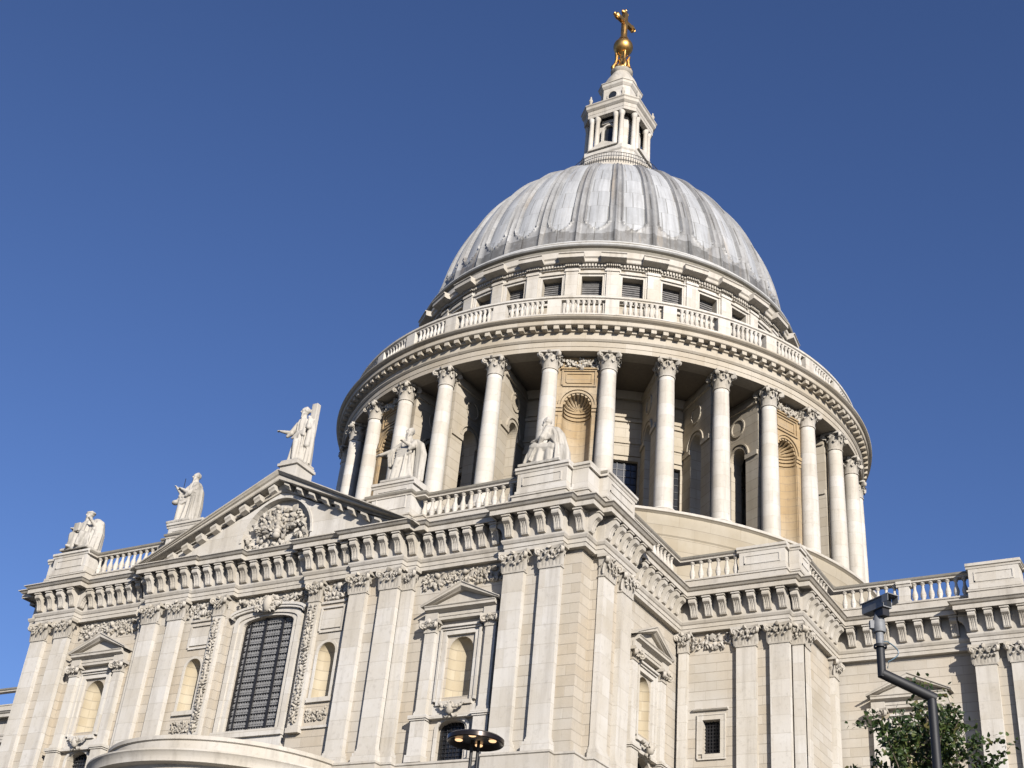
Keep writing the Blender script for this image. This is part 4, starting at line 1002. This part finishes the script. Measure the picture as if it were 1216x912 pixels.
# ================================================================== STATUES (each one continuous carved mesh)
def solid(mb, kind, *a):
    if kind == 'cap':
        p, q, r1, r2 = a; p = Vector(p); q = Vector(q); d_ = (q-p); n = 10; t = d_.normalized() if d_.length else Vector((0, 0, 1))
        x = t.orthogonal().normalized(); y = t.cross(x); vs = []; rings = []
        for s_ in (-.98, -.7, -.3): rings.append((p+t*r1*s_, r1*math.sqrt(1-s_*s_)))
        for f_ in (0, .33, .67, 1): rings.append((p+d_*f_, r1+(r2-r1)*f_))
        for s_ in (.3, .7, .98): rings.append((q+t*r2*s_, r2*math.sqrt(1-s_*s_)))
        for c, r in rings:
            for i in range(n): an = 2*math.pi*i/n; vs.append(tuple(c+r*(x*math.cos(an)+y*math.sin(an))))
        mb.add(vs, [(l*n+i, l*n+(i+1) % n, (l+1)*n+(i+1) % n, (l+1)*n+i) for l in range(len(rings)-1) for i in range(n)]+[tuple(range(n))[::-1], tuple(range((len(rings)-1)*n, len(rings)*n))])
    elif kind == 'ell':
        c, r = a; vs = []; n, m = 14, 9
        for j in range(1, m):
            ph = math.pi*j/m
            for i in range(n): an = 2*math.pi*i/n; vs.append((c[0]+r[0]*math.sin(ph)*math.cos(an), c[1]+r[1]*math.sin(ph)*math.sin(an), c[2]+r[2]*math.cos(ph)))
        mb.add(vs, [(l*n+i, l*n+(i+1) % n, (l+1)*n+(i+1) % n, (l+1)*n+i) for l in range(m-2) for i in range(n)]+[tuple(range(n))[::-1], tuple(range((m-2)*n, (m-1)*n))])
    elif kind == 'robe':      # stacked elliptic sections with folds: (cx,cy,z,rx,ry), number of folds, depth
        secs, nf, dep, ph0 = a; n = 72; vs = []
        for si, (cx, cy, z, rx, ry) in enumerate(secs):
            lev = 1-si/(len(secs)-1)
            for i in range(n):
                an = 2*math.pi*i/n; w_ = math.sin(nf*an+ph0+.9*math.sin(2*an+z*1.3))+.5*math.sin((nf+5)*an+2*ph0-z*1.1)
                k_ = 1+1.45*dep*(.3+.7*lev)*w_; vs.append((cx+rx*k_*math.cos(an), cy+ry*k_*math.sin(an), z))
        m = len(secs); mb.add(vs, [(l*n+i, l*n+(i+1) % n, (l+1)*n+(i+1) % n, (l+1)*n+i) for l in range(m-1) for i in range(n)]+[tuple(range(n))[::-1], tuple(range((m-1)*n, m*n))])
    elif kind == 'box':
        x0, x1, y0, y1, z0, z1 = a; mb.box(Fr((0, 0), (1, 0), (0, 1)), x0, x1, y0, y1, z0, z1)
def head(mb, c, yaw, s_=1.0, beard=True, tilt=0, hood=False):
    c = Vector(c); fx = Vector((math.sin(yaw), -math.cos(yaw), -tilt)).normalized(); sx = Vector((math.cos(yaw), math.sin(yaw), 0))
    solid(mb, 'ell', c, (.20*s_, .20*s_, .25*s_)); solid(mb, 'ell', c-fx*.05*s_+Vector((0, 0, .06*s_)), (.22*s_, .22*s_, .21*s_))
    solid(mb, 'cap', c+fx*.19*s_+Vector((0, 0, .02*s_)), c+fx*.23*s_+Vector((0, 0, -.05*s_)), .025*s_, .04*s_)      # nose
    for q in (-1, 1): solid(mb, 'ell', c+fx*.17*s_+sx*q*.085*s_+Vector((0, 0, .06*s_)), (.06*s_, .05*s_, .025*s_)); solid(mb, 'ell', c+sx*q*.20*s_, (.05*s_, .05*s_, .07*s_))
    solid(mb, 'cap', c+fx*.17*s_+Vector((0, 0, -.14*s_))-sx*.05*s_, c+fx*.17*s_+Vector((0, 0, -.14*s_))+sx*.05*s_, .03*s_, .03*s_)
    if beard:
        for q in range(5): solid(mb, 'cap', c+fx*.12*s_+sx*(q-2)*.06*s_+Vector((0, 0, -.16*s_)), c+fx*.16*s_+sx*(q-2)*.035*s_+Vector((0, 0, -.40*s_)), .06*s_, .035*s_)
    for q in range(12): a = q*.52; solid(mb, 'ell', c-fx*.05*s_+sx*.2*s_*math.cos(a)+Vector((0, 0, .06*s_+.17*s_*math.sin(a))), (.07*s_, .07*s_, .06*s_))
def hand(mb, p, dr, s_=1.0):
    p = Vector(p); dr = Vector(dr).normalized(); sd = dr.cross(Vector((0, 0, 1))).normalized(); dn = Vector((0, 0, -1))
    solid(mb, 'ell', p+dr*.08*s_, (.10*s_, .10*s_, .07*s_))
    for i, L in enumerate((.17, .2, .19, .15)):
        b = p+dr*.13*s_+sd*(i-1.5)*.055*s_; k_ = b+dr*L*.55*s_; solid(mb, 'cap', b, k_, .032*s_, .03*s_); solid(mb, 'cap', k_, k_+dr*L*.4*s_+dn*L*.3*s_, .03*s_, .026*s_)
    solid(mb, 'cap', p+sd*.08*s_, p+sd*.15*s_+dr*.1*s_, .035*s_, .03*s_)
def arm(mb, sh, el, wr, s_=1.0):
    solid(mb, 'cap', sh, el, .19*s_, .15*s_); solid(mb, 'cap', el, wr, .15*s_, .09*s_); d_ = Vector(wr)-Vector(el); hand(mb, wr, d_, s_)
    solid(mb, 'cap', Vector(el)+Vector((0, 0, -.02)), Vector(el)+d_*.35+Vector((0, 0, -.25*s_)), .17*s_, .10*s_)   # sleeve
def statue(label, loc, rz, fn, voxel=.034):
    mb = MB(); fn(mb)
    o = mb.build('statue', 'statue'); md = o.modifiers.new('r', 'REMESH'); md.mode = 'VOXEL'; md.voxel_size = voxel; md.use_smooth_shade = True
    o.location = loc; o.rotation_euler = (0, 0, rz)
    dg = bpy.context.evaluated_depsgraph_get(); me = bpy.data.meshes.new_from_object(o.evaluated_get(dg))
    o.modifiers.clear(); old = o.data; o.data = me; me.name = 'statue'; bpy.data.meshes.remove(old)
    return tag(o, label, 'statue', 'stone figures on the transept parapet')
def apex_fig(m):
    solid(m, 'box', -.6, .72, -.7, .72, 0, .12)
    solid(m, 'robe', [(0, 0, .08, .50, .50), (0, 0, .5, .47, .47), (0, 0, 1.2, .43, .42), (.0, 0, 1.9, .40, .36), (.0, -.02, 2.3, .36, .32), (0, 0, 2.7, .42, .34), (0, 0, 2.98, .36, .28), (0, 0, 3.1, .18, .18)], 8, .11, .4)
    solid(m, 'cap', (0, 0, 3.0), (-.02, -.02, 3.28), .14, .13); head(m, (-.03, -.05, 3.58), -.75, 1.12)
    solid(m, 'cap', (.02, -.42, 1.4), (.08, -.46, .3), .20, .14)
    arm(m, (-.36, -.05, 2.75), (-.62, -.25, 2.15), (-1.12, -.45, 2.25)); arm(m, (.36, 0, 2.75), (.58, -.22, 2.35), (.46, -.12, 2.95))
    for q in range(5): solid(m, 'cap', (-.42+.08*q, -.32, 1.75+.09*q), (.38, -.30, 2.2-.09*q), .07, .085)
    solid(m, 'robe', [(.52, .15, .1, .26, .34), (.54, .15, 1.2, .26, .30), (.54, .12, 2.2, .24, .25), (.48, .1, 2.8, .20, .2), (.4, .1, 2.95, .1, .1)], 6, .10, 1.2)
    solid(m, 'box', .26, .66, .10, .42, .1, 4.12)
    solid(m, 'cap', (.56, .0, 2.9), (.6, -.12, 1.2), .13, .18)
def left_stand(m):
    solid(m, 'box', -.95, .95, -.8, .8, 0, .16); solid(m, 'ell', (-.5, -.1, .1), (.8, .6, .32))
    solid(m, 'robe', [(0, 0, .1, .60, .55), (.02, 0, .7, .55, .5), (.04, 0, 1.5, .50, .42), (.04, 0, 2.1, .46, .38), (.02, 0, 2.55, .48, .36), (0, 0, 2.82, .34, .28), (0, 0, 2.95, .16, .16)], 10, .10, 0)
    solid(m, 'robe', [(.28, .1, .25, .34, .34), (.34, .1, 1.3, .36, .34), (.28, .06, 2.3, .34, .34), (.18, .03, 2.75, .2, .22)], 6, .08, 2)
    solid(m, 'cap', (0, 0, 2.85), (-.02, -.03, 3.1), .14, .14); head(m, (-.03, -.06, 3.28), -.6, 1.05)
    arm(m, (-.35, -.1, 2.55), (-.55, -.4, 2.05), (-.78, -.6, 2.35)); arm(m, (.3, -.15, 2.5), (.1, -.5, 2.0), (-.35, -.62, 2.25))
    solid(m, 'cap', (-.5, -.35, 2.0), (-.95, -.35, 1.55), .15, .12); solid(m, 'ell', (-1.0, -.35, 1.6), (.26, .2, .16))
    solid(m, 'cap', (-.55, -.35, 1.9), (-.5, -.35, .2), .16, .22)
    for q in range(4): solid(m, 'cap', (.4-.05*q, -.3, 2.3-.18*q), (-.4, -.46, 2.05-.22*q), .07, .08)
def left_seat(m):
    solid(m, 'box', -1.15, 1.15, -.8, .8, 0, .16); solid(m, 'box', -.6, .6, -.1, .6, .1, 1.0)
    solid(m, 'robe', [(0, -.25, .12, .95, .62), (0, -.25, .6, .92, .62), (0, -.2, 1.0, .85, .58), (0, 0, 1.3, .62, .45), (0, .05, 1.75, .60, .40), (0, .05, 2.1, .55, .36), (0, .03, 2.3, .2, .2)], 9, .11, .7)
    for q in (-1, 1): solid(m, 'cap', (q*.3, .1, 1.05), (q*.42, -.7, 1.0), .28, .24); solid(m, 'cap', (q*.42, -.72, .95), (q*.38, -.74, .3), .23, .14); solid(m, 'ell', (q*.38, -.85, .2), (.14, .24, .1))
    solid(m, 'cap', (0, .02, 2.2), (-.05, -.05, 2.42), .15, .14); head(m, (-.08, -.1, 2.6), -.4, 1.05); solid(m, 'ell', (-.05, -.06, 2.72), (.32, .3, .1))
    arm(m, (-.5, 0, 2.05), (-.82, -.25, 1.5), (-.55, -.7, 1.45)); arm(m, (.5, 0, 2.05), (.85, -.1, 1.6), (.72, -.55, 1.9))
    solid(m, 'robe', [(.72, .1, .15, .42, .5), (.82, .1, 1.2, .42, .42), (.72, .1, 2.0, .38, .34), (.55, .1, 2.25, .2, .2)], 6, .08, 1.5)
    solid(m, 'box', -.35, .15, -.86, -.72, 1.2, 1.75)
def right_stand(m):
    solid(m, 'box', -1.0, 1.05, -.8, .8, 0, .14)
    solid(m, 'robe', [(-.05, 0, .1, .72, .58), (-.02, 0, .7, .62, .52), (0, 0, 1.5, .52, .44), (0, 0, 2.1, .44, .36), (0, 0, 2.5, .48, .35), (.02, 0, 2.8, .34, .27), (.02, 0, 2.92, .16, .16)], 9, .12, .9)
    solid(m, 'cap', (.02, 0, 2.85), (.02, -.04, 3.08), .14, .14); head(m, (.03, -.08, 3.28), -.35, 1.05)
    arm(m, (-.42, 0, 2.6), (-.85, -.2, 2.2), (-1.45, -.4, 2.0)); arm(m, (.4, 0, 2.6), (.55, -.4, 2.15), (.2, -.62, 2.35))
    solid(m, 'robe', [(-.85, -.1, 1.2, .18, .2), (-.9, -.12, 1.7, .26, .22), (-.85, -.1, 2.15, .2, .18), (-.6, 0, 2.5, .15, .15)], 5, .12, 0)
    solid(m, 'robe', [(.9, .1, .15, .24, .26), (.86, .1, 1.0, .28, .28), (.84, .1, 1.8, .32, .26), (.7, .05, 2.5, .24, .2), (.5, 0, 2.75, .12, .12)], 5, .07, .5)
    for q in range(5): solid(m, 'cap', (-.45, -.36, 2.15-.16*q), (.42, -.34, 2.05-.05*q), .07, .09)
    solid(m, 'cap', (-.25, -.45, 1.4), (-.45, -.5, .3), .2, .14)
def corner_seat(m):
    solid(m, 'box', -1.3, 1.1, -.75, .75, 0, .16); solid(m, 'box', -.1, .9, -.2, .6, .1, 1.0)
    solid(m, 'robe', [(.55, 0, .12, .55, .6), (.52, 0, .6, .58, .6), (.48, 0, 1.0, .55, .52), (.42, 0, 1.5, .42, .42), (.30, -.02, 1.95, .42, .40), (.15, -.05, 2.25, .32, .32), (.05, -.08, 2.4, .16, .18)], 9, .11, .3)
    solid(m, 'robe', [(-.12, -.06, .12, 1.02, .60), (-.12, -.06, .5, .96, .58), (-.10, -.05, .95, .86, .54), (0, 0, 1.25, .6, .42), (.1, 0, 1.4, .3, .3)], 10, .11, .6)
    for q in (-1, 1):
        solid(m, 'cap', (.4, -.1+q*.22, .98), (-.62, -.18+q*.25, 1.1), .30, .27); solid(m, 'cap', (-.64, -.18+q*.25, 1.05), (-.95, -.18+q*.22, .3), .24, .15); solid(m, 'ell', (-1.1, -.18+q*.22, .22), (.26, .14, .1))
    solid(m, 'robe', [(-.72, -.18, .25, .42, .5), (-.62, -.18, .7, .42, .48), (-.45, -.18, 1.15, .42, .42), (-.3, -.18, 1.3, .2, .3)], 8, .12, 1)
    solid(m, 'cap', (.05, -.08, 2.3), (-.08, -.12, 2.5), .15, .14); head(m, (-.14, -.15, 2.66), -1.1, 1.05, True, .35)
    arm(m, (.1, -.42, 2.1), (-.05, -.62, 1.55), (-.5, -.5, 1.5)); arm(m, (.35, .3, 2.1), (.1, .4, 1.5), (-.4, .1, 1.45))
    solid(m, 'robe', [(.85, .1, .15, .35, .45), (.82, .1, 1.0, .3, .4), (.6, .05, 1.9, .24, .3), (.4, 0, 2.3, .15, .2)], 6, .09, 2)
    for q in range(5): solid(m, 'cap', (.1, -.55, 1.9-.12*q), (.62, -.5, 1.2+.1*q), .06, .08)
    solid(m, 'box', -.75, -.40, -.50, .05, 1.40, 1.48)
statue('robed figure with outstretched hand and tall stone beam, standing on the pediment peak', (-.05, -36.85, 34.9), 0, apex_fig)
statue('standing robed figure against the sky, hands raised, behind the sloping left edge of the pediment', (-8.0, -36.5, 32.48), 0, left_stand)
statue('broad seated figure against open sky on the far left parapet corner', (-16.2, -36.7, 31.84), 0, left_seat)
statue('standing robed figure with one arm stretched sideways, in front of the drum columns', (7.45, -36.5, 32.48), 0, right_stand)
statue('seated figure bent forward over its knees on the big corner pedestal below the drum', (16.35, -36.6, 31.84), 0, corner_seat)

# ================================================================== STREET THINGS
# lamp with a wide dark dish and four lit bulbs
def lamp(loc, ztop, label, dia=.88):
    root = tag(empty('street_lamp', (*loc, 0)), label, 'street lamp')
    r = dia/2; mb = MB()
    mb.lathe([(0, ztop+.03), (r*.45, ztop+.01), (r*.9, ztop-.03), (r, ztop-.06), (r*1.0, ztop-.12), (r*.97, ztop-.135), (r*.93, ztop-.13), (r*.80, ztop-.07), (r*.35, ztop-.06), (0, ztop-.06)], n=48); mb.build('lamp_dish', 'lampin', root, 40)
    for q in range(4):
        a = R_(20+90*q); x, y = .24*math.cos(a)*dia/.8, .24*math.sin(a)*dia/.8
        b = MB(); b.lathe([(0, ztop-.105), (.05, ztop-.10), (.06, ztop-.09), (.06, ztop-.08)], (x, y), 14); b.build('bulb', 'bulb', root, 60)
    mb = MB()
    for q in (-.05, .05): mb.tube([(q*math.cos(.55), q*math.sin(.55), 0), (q*math.cos(.55), q*math.sin(.55), ztop-.085)], .026, 10)
    mb.lathe([(.14, 0), (.14, .5), (.1, .55), (.08, .9), (.05, .95)], n=16)
    for z in (2.2, 4.2, 6.2): mb.box(Fr((0, 0), (math.cos(.55), math.sin(.55)), (-math.sin(.55), math.cos(.55))), -.07, .07, -.035, .035, z, z+.05)
    mb.build('pole', 'poleblk', root, 40)
lamp((35.26, -70.43), 7.10, 'black street lamp with a wide round dish and four glowing bulbs underneath')
lamp((32.6, -63.43), 8.5, 'dark street lamp of which only the top rim shows at the lower edge')
# camera pole
cp = tag(empty('camera_pole', (41.09, -65.87, 0)), 'black cranked pole carrying a grey security camera, in front of the tree', 'camera pole')
B0 = Vector((0, 0, 0)); rtv = Vector((math.cos(R_(32.4)), math.sin(R_(32.4)), 0))
mb = MB(); mb.tube([(0, 0, 0), (0, 0, 8.72)], .074, 18); mb.lathe([(.2, 0), (.2, .04), (.12, .06), (.11, 1.1), (.078, 1.15)], n=18); mb.build('post', 'poleblk', cp, 40)
A1 = Vector((0, 0, 8.68)); A2 = A1-rtv*.80+Vector((0, 0, .31)); A3 = A2+Vector((0, 0, .46))
mb = MB(); mb.tube([A1+rtv*.06-Vector((0, 0, .03)), A2], .086, 16); mb.build('arm', 'poleblk', cp, 40)
mb = MB(); mb.tube([A2-Vector((0, 0, .06)), A3], .07, 16); mb.lathe([(.11, A3.z-.02), (.11, A3.z+.03)], A3.xy, 16); mb.build('upright', 'poleblk', cp, 40)
mb = MB(); f = Fr((A3.x, A3.y), (rtv.x, rtv.y), (rtv.y, -rtv.x))
mb.lathe([(0, A3.z+.02), (.065, A3.z+.02), (.065, A3.z+.24), (.10, A3.z+.25), (.115, A3.z+.30), (.10, A3.z+.46), (.07, A3.z+.56), (.05, A3.z+.60), (0, A3.z+.6)], A3.xy, 16); mb.box(f, -.16, -.09, -.03, .05, A3.z+.3, A3.z+.44); mb.build('pan_tilt_head', 'polegrey', cp, 40)
# housing: a long box pointing to the right and towards the viewer, tipped down
hz = A3.z+.72; hd = Vector((.80, -.55, -.02)).normalized(); hs = hd.cross(Vector((0, 0, 1))).normalized(); hu = hs.cross(hd)
def hb_(mb, a0, a1, s0, s1, u0, u1, c=Vector((0, 0, 0))):
    o = Vector((A3.x, A3.y, hz)); vs = [o+hd*a+hs*s_+hu*u for a in (a0, a1) for s_, u in ((s0, u0), (s1, u0), (s1, u1), (s0, u1))]
    mb.add([tuple(v) for v in vs], [(0, 1, 2, 3), (7, 6, 5, 4), (0, 4, 5, 1), (1, 5, 6, 2), (2, 6, 7, 3), (3, 7, 4, 0)])
mb = MB(); hb_(mb, -.30, .24, -.095, .095, -.085, .085); cam_o = mb.build('camera_housing', 'polegrey', cp)
mb = MB(); hb_(mb, -.32, .40, -.115, .115, .088, .104); hb_(mb, .24, .39, -.115, -.102, -.03, .088); hb_(mb, .24, .39, .102, .115, -.03, .088); mb.build('sun_shield', 'polegrey', cam_o)
mb = MB(); hb_(mb, .241, .25, -.075, .075, -.065, .065); mb.build('lens_window', 'glass', cam_o)
mb = MB(); hb_(mb, .02, .20, -.07, .07, -.22, -.10); hb_(mb, -.06, .05, -.05, .05, -.13, -.085); mb.build('lamp_unit', 'iron', cam_o)
mb = MB(); pts = [A3+Vector((0, 0, .1))+rtv*.07]+[A3+rtv*(.1+.2*math.sin(t*.5))+Vector((0, 0, .12-.06*t)) for t in np.linspace(.3, 6, 14)]+[A2+rtv*.1+Vector((0, 0, .1))]
mb.tube([tuple(p) for p in pts], .011, 6); mb.build('cable', 'cable', cp, 60)

# tree
def tree(loc, label, h, seed, sprigs, spread):
    r = random.Random(seed); root = tag(empty('tree', (*loc, 0)), label, 'tree')
    tr = MB(); lf = MB()
    tr.tube([(0, 0, 0), (.03, .02, h*.4), (-.03, .02, h*.7), (.02, 0, h*.93)], [.13, .10, .07, .03], 10)
    def add_leaf(p, s_):
        n = Vector((r.gauss(0, 1), r.gauss(0, 1), r.gauss(.5, 1))).normalized(); x = n.orthogonal().normalized(); y = n.cross(x); a = r.uniform(0, 6.28)
        x, y = x*math.cos(a)+y*math.sin(a), -x*math.sin(a)+y*math.cos(a)
        q = [p, p+x*.36*s_+y*.3*s_+n*.05*s_, p+x*.20*s_+y*.75*s_, p+y*1.05*s_-n*.08*s_, p-x*.20*s_+y*.75*s_, p-x*.36*s_+y*.3*s_+n*.05*s_]
        lf.add([tuple(v) for v in q], [(0, 1, 2), (0, 2, 3), (0, 3, 4), (0, 4, 5)])
    for i in range(sprigs):
        t = (i+.5)/sprigs; z = h*(.60+.34*t); a = i*2.4+r.uniform(-.4, .4); L = spread*(1.05-.60*t)*r.uniform(.75, 1.2)
        b0 = Vector((0, 0, z*.93)); b1 = b0+Vector((math.cos(a)*L*.6, math.sin(a)*L*.6, L*.28)); b2 = b0+Vector((math.cos(a)*L, math.sin(a)*L, L*.85))
        tr.tube([b0, b1, b2], [.035, .022, .008], 6)
        for j in range(24):
            s_ = r.uniform(.25, 1.05); p = b0.lerp(b1, s_*1.6) if s_ < .6 else b1.lerp(b2, (s_-.6)/.4)
            p = p+Vector((r.gauss(0, .11), r.gauss(0, .11), r.gauss(.03, .11)))
            for q in range(5): add_leaf(p+Vector((r.gauss(0, .06), r.gauss(0, .06), r.gauss(0, .06))), r.uniform(.07, .12))
        # side twigs make knots of leaves with gaps between
        for j in range(4):
            s_ = r.uniform(.5, 1.0); p = b1.lerp(b2, s_); e = p+Vector((r.gauss(0, .28), r.gauss(0, .28), r.uniform(.1, .4)))
            tr.tube([p, e], [.008, .004], 4)
            for q in range(38): add_leaf(p.lerp(e, r.uniform(.2, 1.15))+Vector((r.gauss(0, .06), r.gauss(0, .06), r.gauss(0, .06))), r.uniform(.07, .12))
    for q in range(300): 
        z = h*r.uniform(.8, 1.0); add_leaf(Vector((r.gauss(0, .16), r.gauss(0, .16), z)), r.uniform(.07, .12))
    tr.build('trunk', 'bark', root, 60); lf.build('crown', 'leaf', root, recalc=False)
tree((40.25, -62.82), 'young tree with bright green leaves growing behind the camera pole', 10.1, 11, 28, 1.5)
